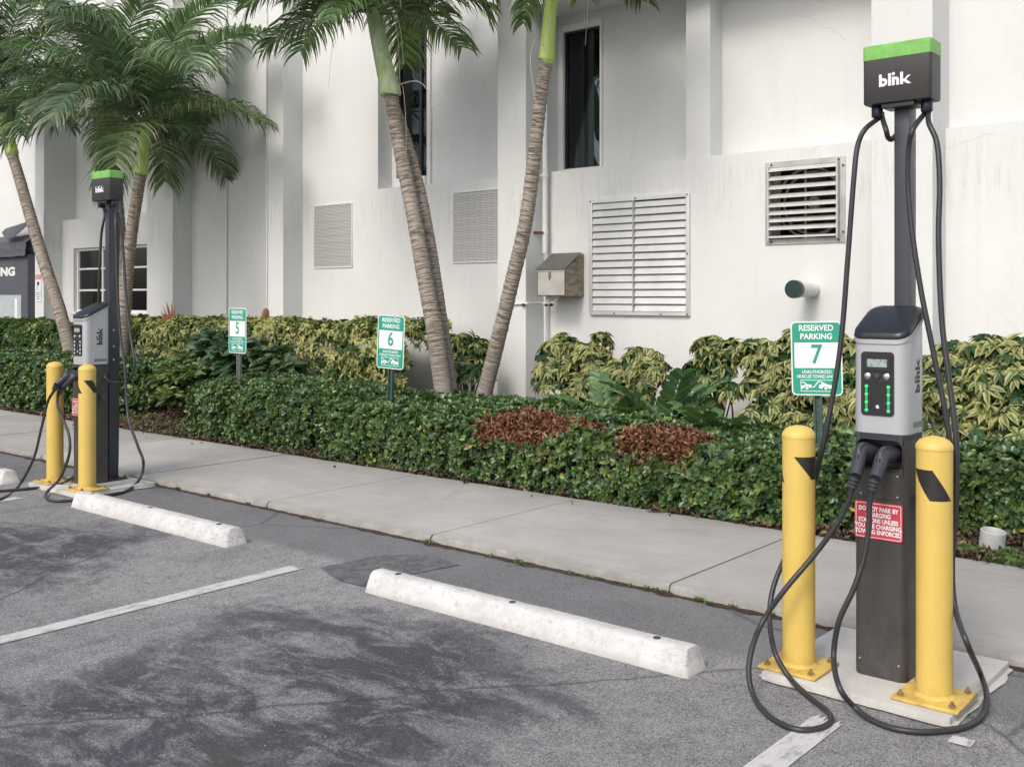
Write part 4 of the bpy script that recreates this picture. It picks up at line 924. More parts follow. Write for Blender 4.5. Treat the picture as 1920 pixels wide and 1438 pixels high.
# ------------------------------------------------------------------ parking signs
def parking_sign(num, x, y, zc, rz, hpost, label, post, tilt=0.0, tape=False):
    t = thing('parking_sign', label, 'sign', (x, y, 0), rz, 'green reserved parking signs standing in the hedge')
    t.rotation_euler = (0, tilt, rz)
    W_, H_ = .305, .457
    pn = plate('panel', 'sign_white', t, W_, H_, .030, -.0035, 0, 0, zc)
    m = MB()
    def band(z0, z1, rt, rb):      # green areas inside the white edge
        pts = []
        x_ = W_/2 - .008
        for (sx, sz, rr, a0) in ((1, 1, rt, 0), (-1, 1, rt, 90), (-1, -1, rb, 180), (1, -1, rb, 270)):
            zc_ = z1 if sz > 0 else z0
            for k in range(7):
                a = rad(a0 + 15*k); pts.append((sx*(x_ - rr) + rr*math.cos(a), zc_ - sz*rr + rr*math.sin(a)))
        m.add([(p[0], -.0042, zc + p[1]) for p in pts], [tuple(range(len(pts)))])
    h2 = H_/2 - .008
    band(.098, h2, .024, .0005); band(-h2, -.060, .0005, .024)
    m.box(-(W_/2 - .008), -(W_/2 - .020), -.0042, -.0036, zc - .060, zc + .098); m.box(W_/2 - .020, W_/2 - .008, -.0042, -.0036, zc - .060, zc + .098)
    m.build('green_field', M['sign_green'], pn, 0)
    m = MB()
    add_text(m, 'RESERVED', 0, -.0047, zc + .186, .050, .0012, .92); add_text(m, 'PARKING', 0, -.0047, zc + .134, .050, .0012, .92)
    add_text(m, 'UNAUTHORIZED', 0, -.0047, zc - .084, .0285, .0005, .80); add_text(m, 'VEHICLES TOWED AWAY', 0, -.0047, zc - .113, .0285, .0005, .74)
    def P(pts, y=-.0047): m.add([(p[0], y, zc + p[1]) for p in pts], [tuple(range(len(pts)))])
    bx, b0, b1 = .098, -.204, -.132                                      # towing pictogram in its frame
    for q in ([(-bx, b0), (bx, b0), (bx, b0+.004), (-bx, b0+.004)], [(-bx, b1-.004), (bx, b1-.004), (bx, b1), (-bx, b1)], [(-bx, b0+.004), (-bx+.004, b0+.004), (-bx+.004, b1-.004), (-bx, b1-.004)], [(bx-.004, b0+.004), (bx, b0+.004), (bx, b1-.004), (bx-.004, b1-.004)]): P(q)
    P([(-.094, -.186), (-.082, -.188), (-.078, -.178), (-.048, -.176), (-.044, -.182), (-.030, -.178), (-.034, -.162), (-.058, -.160), (-.076, -.146), (-.094, -.145), (-.094, -.150), (-.080, -.151), (-.066, -.164), (-.094, -.168)][::-1])
    P([(.012, -.184), (.030, -.186), (.036, -.176), (.062, -.176), (.068, -.186), (.094, -.186), (.094, -.166), (.062, -.160), (.036, -.146), (.026, -.146), (.026, -.160), (.012, -.162)][::-1])
    P([(-.030, -.176), (-.020, -.174), (.006, -.140), (.026, -.140), (.026, -.146), (.009, -.146), (-.016, -.180), (-.030, -.180)][::-1], -.0049)
    m.build('lettering', M['sign_white'], pn, 0)
    m = MB()
    for cx_ in (-.060, .052):
        n = 18
        m.add([(cx_ + .0125*math.cos(2*PI*k/n), -.0052, zc - .184 + .0125*math.sin(2*PI*k/n)) for k in range(n)], [tuple(range(n))])
    m.build('wheel_ring', M['sign_green'], pn, 0)
    m = MB()
    for cx_ in (-.060, .052):
        n = 18; m.add([(cx_ + .009*math.cos(2*PI*k/n), -.0056, zc - .184 + .009*math.sin(2*PI*k/n)) for k in range(n)], [tuple(range(n))])
    m.build('wheel_disc', M['sign_white'], pn, 0)
    m = MB(); add_text(m, num, 0, -.0047, zc + .020, .165, .0025, .84); m.build('number', M['sign_green'], pn, 0)
    for zz in (zc + .205, zc - .205):
        m = MB(); m.tube([(0, -.0036, zz), (0, -.009, zz)], .007, 8); m.build('bolt', M['aluminium_dull'], pn, 40)
    if tape:
        m = MB(); m.box(.03, .055, -.0060, .001, zc + H_/2 - .018, zc + H_/2 + .002); m.build('tape_scrap', M['tape_blue'], pn, 0)
    m = MB(); pr = [(-.026, .034), (-.026, .004), (-.014, .004), (-.012, .020), (.012, .020), (.014, .004), (.026, .004), (.026, .034), (.022, .034), (.022, .010), (.016, .010), (.014, .026), (-.014, .026), (-.016, .010), (-.022, .010), (-.022, .034)]
    m.prism(pr, lambda p: (p[0], p[1], 0), lambda p: (p[0], p[1], zc + hpost)); po = m.build('post', M[post], t, 0)
    m = MB()
    for k in range(14): m.box(-.004, .004, .0185, .0198, .15 + k*.05, .162 + k*.05)
    m.build('post_hole', M['dark_metal'], po, 0, kind='stuff')
    return t
s7 = at(1538, 672, 6.12); parking_sign('7', s7.x, s7.y, s7.z, rad(17), -.15, 'green reserved parking sign number 7, nearest, crossed by a hanging cable', 'post_green', rad(-1.2))
s6 = at(725, 641, 6.12); parking_sign('6', s6.x, s6.y, s6.z, rad(5), -.15, 'green reserved parking sign number 6 standing in the middle of the hedge', 'post_green', rad(2.6), True)
s5 = at(445, 620, 6.25); parking_sign('5', s5.x, s5.y, s5.z, rad(-1), -.15, 'green reserved parking sign number 5, farthest, left of centre', 'post_galvanised', rad(.3))

# ------------------------------------------------------------------ foliage engine
def leaf_template(kind):
    """(verts (n,3) with x = across (-1..1), y = along (0..1), z = up, faces, weight of the rim colour per vertex)"""
    if kind == 'broad':
        v = [(0,0,0), (-.8,.35,.10), (0,.35,-.02), (.8,.35,.10), (-.95,.68,.08), (0,.68,-.02), (.95,.68,.08), (0,1,-.05)]
        f = [(0,2,1), (0,3,2), (1,2,5,4), (2,3,6,5), (4,5,7), (5,6,7)]; wt = [0,1,0,1,1,0,1,.6]
    elif kind == 'lance':
        v = [(0,0,0), (-.9,.30,.10), (0,.30,0), (.9,.30,.10), (-.85,.65,-.02), (0,.65,-.12), (.85,.65,-.02), (0,1,-.34)]
        f = [(0,2,1), (0,3,2), (1,2,5,4), (2,3,6,5), (4,5,7), (5,6,7)]; wt = [0,1,0,1,1,0,1,.5]
    elif kind == 'paddle':
        v = [(0,0,0), (-.55,.14,.06), (0,.14,0), (.55,.14,.06), (-1,.38,.12), (0,.38,.0), (1,.38,.12), (-.97,.66,.06), (0,.66,-.04), (.97,.66,.06), (-.55,.88,-.02), (0,.88,-.10), (.55,.88,-.02), (0,1,-.16)]
        f = [(0,2,1), (0,3,2), (1,2,5,4), (2,3,6,5), (4,5,8,7), (5,6,9,8), (7,8,11,10), (8,9,12,11), (10,11,13), (11,12,13)]; wt = [0,1,.2,1,1,.2,1,1,.2,1,1,.2,1,1]
    else:   # curled, dead
        v = [(0,0,0), (-.6,.3,.4), (0,.35,0), (.6,.3,.4), (-.5,.7,.5), (0,.7,.1), (.5,.7,.3), (.2,1,.5)]
        f = [(0,2,1), (0,3,2), (1,2,5,4), (2,3,6,5), (4,5,7), (5,6,7)]; wt = [0,1,0,1,1,0,1,1]
    return np.array(v, float), f, np.array(wt)
def leaf_frames(dirs, ups):
    """columns: across, along, normal"""
    y = dirs / np.linalg.norm(dirs, axis=1, keepdims=True)
    x = np.cross(y, ups); x /= np.maximum(np.linalg.norm(x, axis=1, keepdims=True), 1e-6)
    z = np.cross(x, y)
    return np.stack([x, y, z], axis=2)
def np_mesh(name, V, F3, F4, tint=None):
    me = bpy.data.meshes.new(name); n3, n4 = len(F3), len(F4)
    me.vertices.add(len(V)); me.vertices.foreach_set('co', np.ascontiguousarray(V, dtype=np.float32).ravel())
    me.loops.add(3*n3 + 4*n4); me.loops.foreach_set('vertex_index', np.concatenate([F3.ravel(), F4.ravel()]).astype(np.int32))
    me.polygons.add(n3 + n4)
    me.polygons.foreach_set('loop_start', np.concatenate([np.arange(n3)*3, 3*n3 + np.arange(n4)*4]).astype(np.int32))
    me.polygons.foreach_set('loop_total', np.concatenate([np.full(n3, 3), np.full(n4, 4)]).astype(np.int32))
    me.polygons.foreach_set('use_smooth', np.ones(n3 + n4, dtype=bool))
    me.update(calc_edges=True)
    if tint is not None:
        at_ = me.color_attributes.new('tint', 'FLOAT_COLOR', 'POINT')
        at_.data.foreach_set('color', np.concatenate([tint, np.ones((len(tint), 1))], axis=1).astype(np.float32).ravel())
    return me
def leaves_mesh(name, tmpl, pos, R, ln, wd, rim, mid, curl=None):
    """all leaves joined: pos (n,3), R (n,3,3), length, half width, rim and mid colours (n,3)"""
    v, f, wt = tmpl; n, k = len(pos), len(v)
    L = np.stack([v[None, :, 0]*wd[:, None], v[None, :, 1]*ln[:, None], v[None, :, 2]*ln[:, None]], axis=2)
    L[:, :, 2] += (curl[:, None] if curl is not None else 0) * v[None, :, 1]**2 * ln[:, None]
    W = np.einsum('nij,nkj->nki', R, L) + pos[:, None, :]
    off = (np.arange(n)*k)[:, None, None]
    f3 = np.array([x for x in f if len(x) == 3]); f4 = np.array([x for x in f if len(x) == 4])
    F3 = (f3[None] + off).reshape(-1, 3); F4 = (f4[None] + off).reshape(-1, 4)
    T = rim[:, None, :]*wt[None, :, None] + mid[:, None, :]*(1 - wt[None, :, None])
    return np_mesh(name, W.reshape(-1, 3), F3, F4, T.reshape(-1, 3))
def add_leaves(parent, tmpl_name, pos, R, ln, wd, rim, mid, mat, singles=0, name='leaf', mass='foliage', nvar=6, curl=None, singles_from=None):
    """the leaves that show largest become objects of their own that share a few meshes, the rest one mass"""
    tm = leaf_template(tmpl_name); n = len(pos); off = np.array(parent.location)
    idx = np.zeros(n, bool)
    if singles:
        d = -pos[:, 0]*SA + pos[:, 1]*CA; r = (pos[:, 0]*CA + pos[:, 1]*SA)/d; px = 960 + FPX*r; py = ROW0 + FPX*(CAMH - pos[:, 2])/d
        ok = (d > 0) & (px > 5) & (px < 1915) & (py > 5) & (py < 1433)
        if singles_from is not None: ok &= singles_from
        facing = np.abs(R[:, 0, 2]*pos[:, 0] + R[:, 1, 2]*pos[:, 1] + R[:, 2, 2]*(pos[:, 2] - CAMH)) / np.linalg.norm(pos, axis=1)
        sc = np.where(ok, ln/d*(.5 + facing), -1); o_ = np.argsort(-sc)[:singles]; idx[o_[sc[o_] > 0]] = True
    rest = ~idx
    me = leaves_mesh(mass, tm, pos[rest] - off, R[rest], ln[rest], wd[rest], rim[rest], mid[rest], None if curl is None else curl[rest])
    mo = mesh_obj(mass, me, M[mat], parent, kind='stuff')
    si = np.nonzero(idx)[0]
    if len(si):
        ref = float(np.mean(ln[si])); asp = float(np.mean(wd[si]/ln[si])); vs_ = []
        pick = si[np.linspace(0, len(si) - 1, nvar).astype(int)]
        for p in pick:
            m_ = leaves_mesh(name, tm, np.zeros((1, 3)), np.eye(3)[None], np.array([1.0]), np.array([asp]), rim[p:p+1], mid[p:p+1]); m_.materials.append(M[mat]); vs_.append(m_)
        cols_ = rim[pick] + mid[pick]
        for i in si:
            k = int(np.argmin(np.sum((cols_ - rim[i] - mid[i])**2, axis=1) + rng.random(nvar)*.002))
            o = bpy.data.objects.new(name, vs_[k]); COL.objects.link(o); o.parent = parent
            o.matrix_basis = Matrix.LocRotScale(Vector(pos[i] - off), Matrix(R[i].tolist()).to_quaternion(), Vector((ln[i],)*3))
    return mo
def unit(a): return a / np.maximum(np.linalg.norm(a, axis=1, keepdims=True), 1e-9)
def rnd(n, a, b): return rng.uniform(a, b, n)
def fbm(p, s=1.0, seed=0.0):
    return np.array([noise.fractal(Vector((q[0]*s + seed, q[1]*s, q[2]*s)), 1.0, 2.0, 3) for q in p])

def hedge(label, x0, x1, yf, yb, hf, group, per_m2, leaf_len, name='hedge', singles=300, style='green', lump=.036, ztop_back=None, cat='hedge', dead=(), stem_mat='twig', green_until=None):
    """clipped hedge: yf(x), yb(x) front and back, hf(x) height; leaves in whorls on its front, top and ends"""
    t = thing(name, label, cat, ((x0+x1)/2, (yf((x0+x1)/2) + yb((x0+x1)/2))/2, 0.03), 0, group)
    L = x1 - x0; hm = hf((x0+x1)/2); dm = yb((x0+x1)/2) - yf((x0+x1)/2)
    per = hm + dm + .35
    n = int(L*per*per_m2); P_ = np.zeros((n, 3)); N_ = np.zeros((n, 3)); r0 = .16
    u = rng.random(n); s = rng.random(n) * (hm + dm + .3)
    for i in range(n):
        x = x0 + L*u[i]; h = hf(x); a, b = yf(x), yb(x); e = 0
        q = s[i]
        if q < h - r0: y, z, nn = a, .02 + q, (0, -1, .12)
        elif q < h - r0 + r0*1.57:
            th = (q - h + r0)/r0; y, z, nn = a + r0 - r0*math.cos(th), h - r0 + r0*math.sin(th), (0, -math.cos(th), math.sin(th))
        elif q < h + dm: y = a + r0 + (q - h - r0*.57) / dm * (b - a - r0); z, nn = h, (0, -.15, 1)
        else: y, z, nn = b, h - (q - h - dm), (0, 1, .2)
        ed = min(x - x0, x1 - x)
        if ed < .22:                                  # rounded ends
            k = ed/.22; cz = math.sqrt(max(0, 1 - (1-k)**2)); ym = (a+b)/2; y = ym + (y - ym)*(.55 + .45*cz); z = z*(.80 + .20*cz) if z > .3 else z
            nn = (nn[0] + (1-k)*1.6*(1 if x > (x0+x1)/2 else -1), nn[1], nn[2])
        P_[i] = (x, y, z); N_[i] = nn
    N_ = unit(N_)
    f = fbm(P_, 2.2, x0); f2 = fbm(P_, 7.0, x0 + 9)
    P_ += N_ * (lump*f*1.5 + .022*f2 + rng.normal(0, .012, n) - .005)[:, None]
    deep = rng.random(n) < .33; P_[deep] -= N_[deep] * rnd(deep.sum(), .03, .09)[:, None]
    P_[:, 2] = np.maximum(P_[:, 2], .04)
    # whorls
    if style == 'green': kk = 5; tn = 'broad'
    else: kk = 7; tn = 'lance'
    pos = np.repeat(P_, kk, axis=0); nor = np.repeat(N_, kk, axis=0); m = len(pos)
    ax = unit(nor + rng.normal(0, .38, (n, 3)).repeat(kk, axis=0) + np.array([0, 0, .35]))
    t1 = unit(np.cross(ax, np.array([.3, .2, .9]) + 0*ax)); t2 = np.cross(ax, t1)
    ph = np.tile(np.arange(kk)*2*PI/kk, n) + np.repeat(rnd(n, 0, 6.28), kk) + rng.normal(0, .2, m)
    if style == 'green': spread = rnd(m, .55, 1.35)
    else: spread = rnd(m, .9, 1.6)
    rd = t1*np.cos(ph)[:, None] + t2*np.sin(ph)[:, None]
    d = ax*np.cos(spread)[:, None] + rd*np.sin(spread)[:, None]
    if style != 'green': d[:, 2] -= .10; d = unit(d)
    up = ax - d*np.sum(ax*d, axis=1)[:, None]; up = unit(up + rng.normal(0, .15, (m, 3)))
    R = leaf_frames(d, up)
    szn = np.repeat(.8 + .35*(fbm(P_, 1.3, 4) + .5), kk)
    ln = leaf_len * szn * rnd(m, .75, 1.15); wd = ln * (rnd(m, .24, .31) if style == 'green' else rnd(m, .17, .23))
    if style == 'green':
        shade = rnd(m, .55, 1.35) * np.repeat(rnd(n, .68, 1.3), kk)
        mid = np.array([.100, .178, .056])*shade[:, None]; warm = np.repeat((rng.random(n) < .14), kk) | (rng.random(m) < .05)
        mid[warm] = np.array([.15, .23, .06])*shade[warm, None]
        lowy = (pos[:, 2] < .45*np.array([1.0]) ) & (rng.random(m) < .35); mid[lowy] = np.array([.12, .185, .058])*shade[lowy, None]
        bl = np.repeat(rng.random(n) < .25, kk); mid[bl] = np.array([.072, .145, .070])*shade[bl, None]
        rim = mid*rnd(m, .85, 1.2)[:, None]; yl = rng.random(m) < .006; mid[yl] = (.45, .38, .05); rim[yl] = (.5, .42, .06)
    else:
        shade = rnd(m, .75, 1.15) * np.repeat(rnd(n, .8, 1.15), kk)
        rim = np.array([.64, .60, .27])*shade[:, None]; mid = np.array([.40, .42, .15])*shade[:, None]
        gn = np.repeat(rng.random(n) < (.24 if green_until is None else np.where(P_[:, 0] < green_until, 0.85, .17)), kk) | (rng.random(m) < .14)
        # low-frequency green patches
        gp = np.repeat(fbm(P_, .9, 31) > .22, kk) & (rng.random(m) < .35); gn |= gp
        rim[gn] = np.array([.085, .16, .035])*shade[gn, None]; mid[gn] = np.array([.03, .085, .022])*shade[gn, None]
        fl = (~gn) & (rng.random(m) < .4); mid[fl] = np.array([.05, .12, .03])*shade[fl, None]
    mats = 'leaf_glossy' if style == 'green' else 'leaf_matte'
    isdead = np.zeros(m, bool)
    for (cx, cy, rx, ry) in dead:
        w_ = fbm(pos, 5.0, 77)*.35
        isdead |= (((pos[:, 0]-cx)/rx)**2 + ((pos[:, 1]-cy)/ry)**2 + w_ < 1) & (pos[:, 2] > hm - .09)
    if dead:
        q_ = np.min([((pos[:, 0]-cx)/rx)**2 + ((pos[:, 1]-cy)/ry)**2 for (cx, cy, rx, ry) in dead], axis=0)
        fade = (q_ < 1.7) & (q_ > .8) & (rng.random(m) < .16) & (pos[:, 2] > hm - .2)
        c_ = np.array([[.30, .27, .07], [.20, .20, .06], [.26, .14, .07]])[rng.integers(0, 3, m)]; mid[fade] = c_[fade]; rim[fade] = c_[fade]*1.15
        isdead &= ~((q_ > .85) & (rng.random(m) < .3))
    live = ~isdead
    add_leaves(t, tn, pos[live], R[live], ln[live], wd[live], rim[live], mid[live], mats, singles)
    if isdead.any():
        dp_ = pos[isdead]; k = 2; dp_ = np.repeat(dp_, k, axis=0) + rng.normal(0, .025, (len(dp_)*k, 3)); dp_[:, 2] -= .012; q = len(dp_)
        dr = unit(rng.normal(0, 1, (q, 3)) + np.array([0, 0, .4])); Rd = leaf_frames(dr, unit(rng.normal(0, 1, (q, 3))))
        c = np.array([.25, .115, .068])*rnd(q, .3, 1.5)[:, None]; c[rng.random(q) < .2] = (.38, .22, .13)
        me = leaves_mesh('dead_leaves', leaf_template('curl'), dp_ - np.array(t.location), Rd, rnd(q, .03, .055), rnd(q, .006, .014), c, c*.8)
        mesh_obj('dead_leaves', me, M['leaf_dead'], t, 'patch of rust brown dried leaves on top of the hedge', kind='stuff')
    # solid twig-brown core, added inside so that light doesn't pass through the hedge
    mb = MB(); nx = max(6, int(L/.25)); ins = .13
    rg = []
    for i in range(nx + 1):
        x = x0 + .24 + (L - .48)*i/nx; e = .22 if i in (0, nx) else 0; a, b, h = yf(x) + ins + e, yb(x) - .06 - e, hf(x) - ins - e
        rg.append([(x, a + .05, .0), (x, a, .15), (x, a + .02, h*.75), (x, a + .14, h), (x, b - .1, h), (x, b, h*.8), (x, b, .0)])
    mb.rings(rg); mb.build('light_blocking_core', M['twig'], t, 60)
    return t
H_GREEN = 'clipped dark green hedges along the walk'
dz = lambda x, s: noise.noise(Vector((x*.8 + s, s, 0)))
# the long hedge ends in a notch at x = -7.2; its front steps back past the near charger
def yf_r(x): return 5.80 + .05*dz(x, 3) + (0 if x < -3.0 else min(.68, (x + 3.0)**1.3*.48))
def yb_r(x): return max(yf_r(x) + .9, (7.35 if x < -5.3 else 7.35 - min(.35, (x + 5.3)*.25)))
def hf_r(x): return .50 + .03*dz(x, 8) - (.03 if x > -5 else 0) + (0.04 if x > -2 else 0)
p1 = gr(990, 790, .52); p2 = gr(1238, 818, .50)
hd_r = hedge('long dark green hedge with two brown dead patches, running behind the near charger', -7.16, 0.9, yf_r, yb_r, hf_r, H_GREEN, 1400, .052, dead=((p1.x - .08, p1.y + .06, .42, .28), (p1.x + .30, p1.y + .22, .30, .10), (p2.x, p2.y + .05, .32, .26)))
hd_m = hedge('short dark green hedge between the mulch gap and the notch, around sign 5', -9.35, -7.26, lambda x: 5.86 + .03*dz(x, 5), lambda x: 7.0, lambda x: .57 + .02*dz(x, 2), H_GREEN, 1200, .049, singles=200)
hd_l = hedge('dark green hedge at the far left behind the far charger', -18.5, -11.1, lambda x: 6.0 + .05*dz(x, 9) + (.0 if x < -12.5 else (x + 12.5)*.28), lambda x: 7.3, lambda x: .62 + .02*dz(x, 6), H_GREEN, 650, .056, singles=60)
hd_v = hedge('tall cream and green variegated hedge against the white wall left of the palm pair', -21.0, -7.75, lambda x: 7.35 + .10*dz(x, 12), lambda x: 8.35, lambda x: 1.13 + .05*dz(x, 15) - (.12 if x < -14 else 0), 'variegated shrubs along the wall', 460, .070, style='variegated', lump=.06, green_until=-13.2, singles=250, name='hedge')

# ------------------------------------------------------------------ loose variegated shrubs
def shrub(label, base, clumps, dens=1.0, leaf=.105, greens=.22, group='variegated shrubs along the wall', singles=300, name='shrub', all_green=False):
    t = thing(name, label, 'shrub', base, 0, group)
    P_, N_ = [], []
    for (c, r) in clumps:
        area = 4*PI*((r[0]*r[1] + r[1]*r[2] + r[0]*r[2])/3); n = int(area*135*dens) + 6
        d = unit(rng.normal(0, 1, (n, 3))); d[:, 2] = np.where(d[:, 2] < -.45, -d[:, 2], d[:, 2])
        rr = rnd(n, .62, 1.06)[:, None]; P_.append(np.array(c) + d*np.array(r)*rr); N_.append(d)
    P_ = np.concatenate(P_); N_ = np.concatenate(N_); n = len(P_); kk = 8
    pos = np.repeat(P_, kk, axis=0); m = len(pos)
    ax = unit(np.repeat(unit(N_ + np.array([0, 0, 1.0]) + rng.normal(0, .35, (n, 3))), kk, axis=0))
    t1 = unit(np.cross(ax, np.array([.3, .9, .1]) + 0*ax)); t2 = np.cross(ax, t1)
    ph = np.tile(np.arange(kk)*2*PI/kk, n) + np.repeat(rnd(n, 0, 6.28), kk) + rng.normal(0, .12, m)
    sp = np.repeat(rnd(n, 1.25, 1.75), kk) + rng.normal(0, .12, m)
    d = ax*np.cos(sp)[:, None] + (t1*np.cos(ph)[:, None] + t2*np.sin(ph)[:, None])*np.sin(sp)[:, None]; d[:, 2] -= .18; d = unit(d)
    R = leaf_frames(d, unit(ax + rng.normal(0, .12, (m, 3))))
    ln = leaf*np.repeat(rnd(n, .75, 1.2), kk)*rnd(m, .8, 1.1); wd = ln*rnd(m, .17, .22)
    sh = np.repeat(rnd(n, .8, 1.15), kk)*rnd(m, .85, 1.1)
    rim = np.array([.62, .59, .27])*sh[:, None]; mid = np.array([.20, .26, .07])*sh[:, None]
    gn = np.repeat(rng.random(n) < greens, kk) | (rng.random(m) < .10)
    if all_green: gn[:] = True
    fl = (~gn) & (rng.random(m) < .62); mid[fl] = np.array([.045, .12, .03])*sh[fl, None]
    rim[gn] = np.array([.06, .13, .045])*sh[gn, None]; mid[gn] = np.array([.03, .085, .03])*sh[gn, None]
    add_leaves(t, 'lance', pos, R, ln, wd, rim, mid, 'leaf_matte', singles)
    mb = MB(); b = Vector(base)
    for (c, r) in clumps:
        for k in range(3):
            e = Vector(c) + Vector((random.uniform(-.6, .6)*r[0], random.uniform(-.6, .6)*r[1], random.uniform(-.1, .5)*r[2])) - b
            st = Vector((random.uniform(-.05, .05), random.uniform(-.03, .03), -.02)); md = st.lerp(e, .5) + Vector((random.uniform(-.08, .08), 0, .05))
            mb.tube(spline([st, md, e], 6), [.011]*7 + [.007]*6, 6)
    mb.build('stems', M['twig'], t, 60)
    return t
def cl(px, row, Y, rx, ry, rz): return (tuple(at(px, row, Y)), (rx, ry, rz))
def bs(px, Y): p = at(px, 700, Y); return (p.x, p.y, .04)
shrub('cream variegated shrub below the big louvre, right of the leaning palm', bs(1100, 7.85), [cl(1055, 668, 7.9, .23, .2, .21), cl(1040, 712, 7.8, .2, .2, .2), cl(1110, 690, 7.9, .22, .2, .22), cl(1098, 740, 7.7, .25, .2, .2), cl(1125, 640, 8.0, .10, .1, .09), cl(1160, 712, 7.9, .22, .2, .16), cl(1205, 688, 7.8, .19, .2, .17), cl(1225, 705, 7.7, .13, .15, .15), cl(1180, 740, 7.6, .2, .2, .12)])
shrub('small variegated shrub with green top between two broad leaved plants', bs(1340, 7.8), [cl(1335, 658, 7.9, .17, .15, .11), cl(1312, 705, 7.8, .14, .15, .14), cl(1350, 690, 7.8, .13, .15, .12), cl(1372, 660, 7.9, .09, .1, .09), cl(1370, 735, 7.6, .1, .1, .08)], greens=.45)
shrub('dense variegated shrub behind sign 7', bs(1450, 7.5), [cl(1555, 655, 7.7, .16, .2, .14), cl(1500, 640, 7.7, .12, .15, .10), cl(1570, 790, 7.3, .16, .15, .15), cl(1420, 672, 7.6, .17, .2, .15), cl(1460, 680, 7.6, .18, .2, .17), cl(1440, 730, 7.5, .19, .2, .18), cl(1480, 750, 7.4, .17, .2, .18), cl(1510, 690, 7.6, .2, .2, .20), cl(1545, 740, 7.4, .18, .2, .2), cl(1590, 680, 7.6, .16, .18, .18), cl(1600, 740, 7.5, .15, .2, .2), cl(1420, 780, 7.3, .12, .15, .1), cl(1490, 800, 7.25, .16, .12, .12), cl(1650, 700, 7.6, .2, .2, .2), cl(1640, 770, 7.4, .2, .2, .2)])
shrub('dense variegated shrub at the right edge behind the near charger', bs(1820, 7.3), [cl(1735, 720, 7.5, .18, .2, .19), cl(1740, 785, 7.35, .18, .18, .18), cl(1795, 690, 7.5, .18, .2, .18), cl(1800, 750, 7.3, .2, .2, .2), cl(1850, 672, 7.5, .18, .2, .15), cl(1860, 730, 7.3, .2, .2, .2), cl(1850, 800, 7.2, .22, .18, .17), cl(1905, 680, 7.5, .2, .2, .17), cl(1920, 740, 7.3, .2, .2, .22), cl(1915, 810, 7.1, .2, .18, .17), cl(1990, 700, 7.4, .25, .2, .2), cl(1980, 780, 7.2, .25, .2, .25), cl(2060, 740, 7.3, .25, .25, .3)])
shrub('thin dark green shrub between the palm pair and the leaning palm', bs(880, 7.8), [cl(868, 640, 7.9, .12, .12, .07), cl(885, 672, 7.8, .16, .15, .14), cl(900, 650, 7.9, .09, .1, .09), cl(862, 690, 7.7, .14, .12, .12), cl(850, 650, 7.9, .14, .14, .13), cl(890, 700, 7.7, .18, .14, .10)], greens=.5, dens=1.0)

# ------------------------------------------------------------------ broad leaved plants (stiff fronds with wide leaflets)
def broad_plant(label, base, fronds, col=(.085, .155, .06), leafl=.13, seed=0, wide=.23):
    t = thing('broad_leaved_plant', label, 'plant', base, 0, 'broad leaved plants between hedge and wall')
    rs = random.Random(seed); b = Vector(base); tm = leaf_template('paddle'); vars_ = []
    for k in range(5):
        c = np.array(col)*rs.uniform(.95, 1.65); 
        if k == 4: c = np.array([.12, .20, .06])
        m_ = leaves_mesh('leaflet', tm, np.zeros((1, 3)), np.eye(3)[None], np.array([1.0]), np.array([wide]), c[None], c[None]*1.25); m_.materials.append(M['leaf_glossy']); vars_.append(m_)
    for (azd, e0, L, bend) in fronds:
        a0 = rad(azd); pts = []; p = Vector((rs.uniform(-.04, .04), rs.uniform(-.04, .04), 0)); n = 14; e = rad(e0)
        for i in range(n + 1):
            pts.append(p.copy()); e -= rad(bend)/n*(i/n)*2
            p = p + Vector((math.cos(e)*math.cos(a0), math.cos(e)*math.sin(a0), math.sin(e)))*L/n
        m = MB(); m.tube(pts, [.007 - .004*i/n for i in range(n + 1)], 6); fr = m.build('frond', M['stem_green'], t, 60)
        sidev = Vector((-math.sin(a0), math.cos(a0), 0)); N = max(5, int(L*.72/.052))
        for j in range(N):
            u = .28 + .72*j/(N - 1); i = min(n - 1, int(u*n)); q = pts[i].lerp(pts[i+1], u*n - i); tg = (pts[i+1] - pts[i]).normalized(); nn = sidev.cross(tg); nn = nn if nn.z > 0 else -nn
            for sgn in (-1, 1):
                d = (sidev*sgn*1.0 + tg*(.45 + .8*(u - .28)) + nn*.28 + Vector([rs.gauss(0, .07) for _ in range(3)])).normalized()
                x = d.cross(nn).normalized(); z = x.cross(d)
                sc = leafl*(.75 + .5*math.sin(PI*min(1, (u - .2)*1.1)))*rs.uniform(.85, 1.1)
                o = bpy.data.objects.new('leaflet', vars_[rs.randrange(5)]); COL.objects.link(o); o.parent = fr
                o.matrix_basis = Matrix.LocRotScale(q, Matrix((x, d, z)).transposed().to_quaternion(), Vector((sc,)*3))
    return t
def ring_fronds(n, L, e=(35, 75), bend=60, seed=0):
    r = random.Random(seed); return [(360*k/n + r.uniform(-15, 15), r.uniform(*e), L*r.uniform(.8, 1.15), bend*r.uniform(.6, 1.3)) for k in range(n)]
broad_plant('broad leaved plant low behind the dead hedge patches', bs(1130, 7.15), ring_fronds(10, .72, seed=1), seed=1)
broad_plant('broad leaved plant with upright fronds right of the first variegated shrub', bs(1245, 7.2), ring_fronds(9, .85, (45, 80), seed=2), (.08, .165, .08), seed=2, leafl=.14)
broad_plant('broad leaved plant leaning right in front of the small variegated shrub', bs(1330, 7.0), ring_fronds(9, .80, (40, 75), seed=3), seed=3, leafl=.14)
broad_plant('dark broad leaved plant left of sign 7', bs(1420, 6.9), ring_fronds(7, .62, (30, 65), seed=4), (.065, .135, .07), seed=4)
broad_plant('light green broad leaved plant between sign 7 and the near charger', bs(1590, 6.95), ring_fronds(8, .62, (45, 75), seed=5), (.10, .20, .055), seed=5)
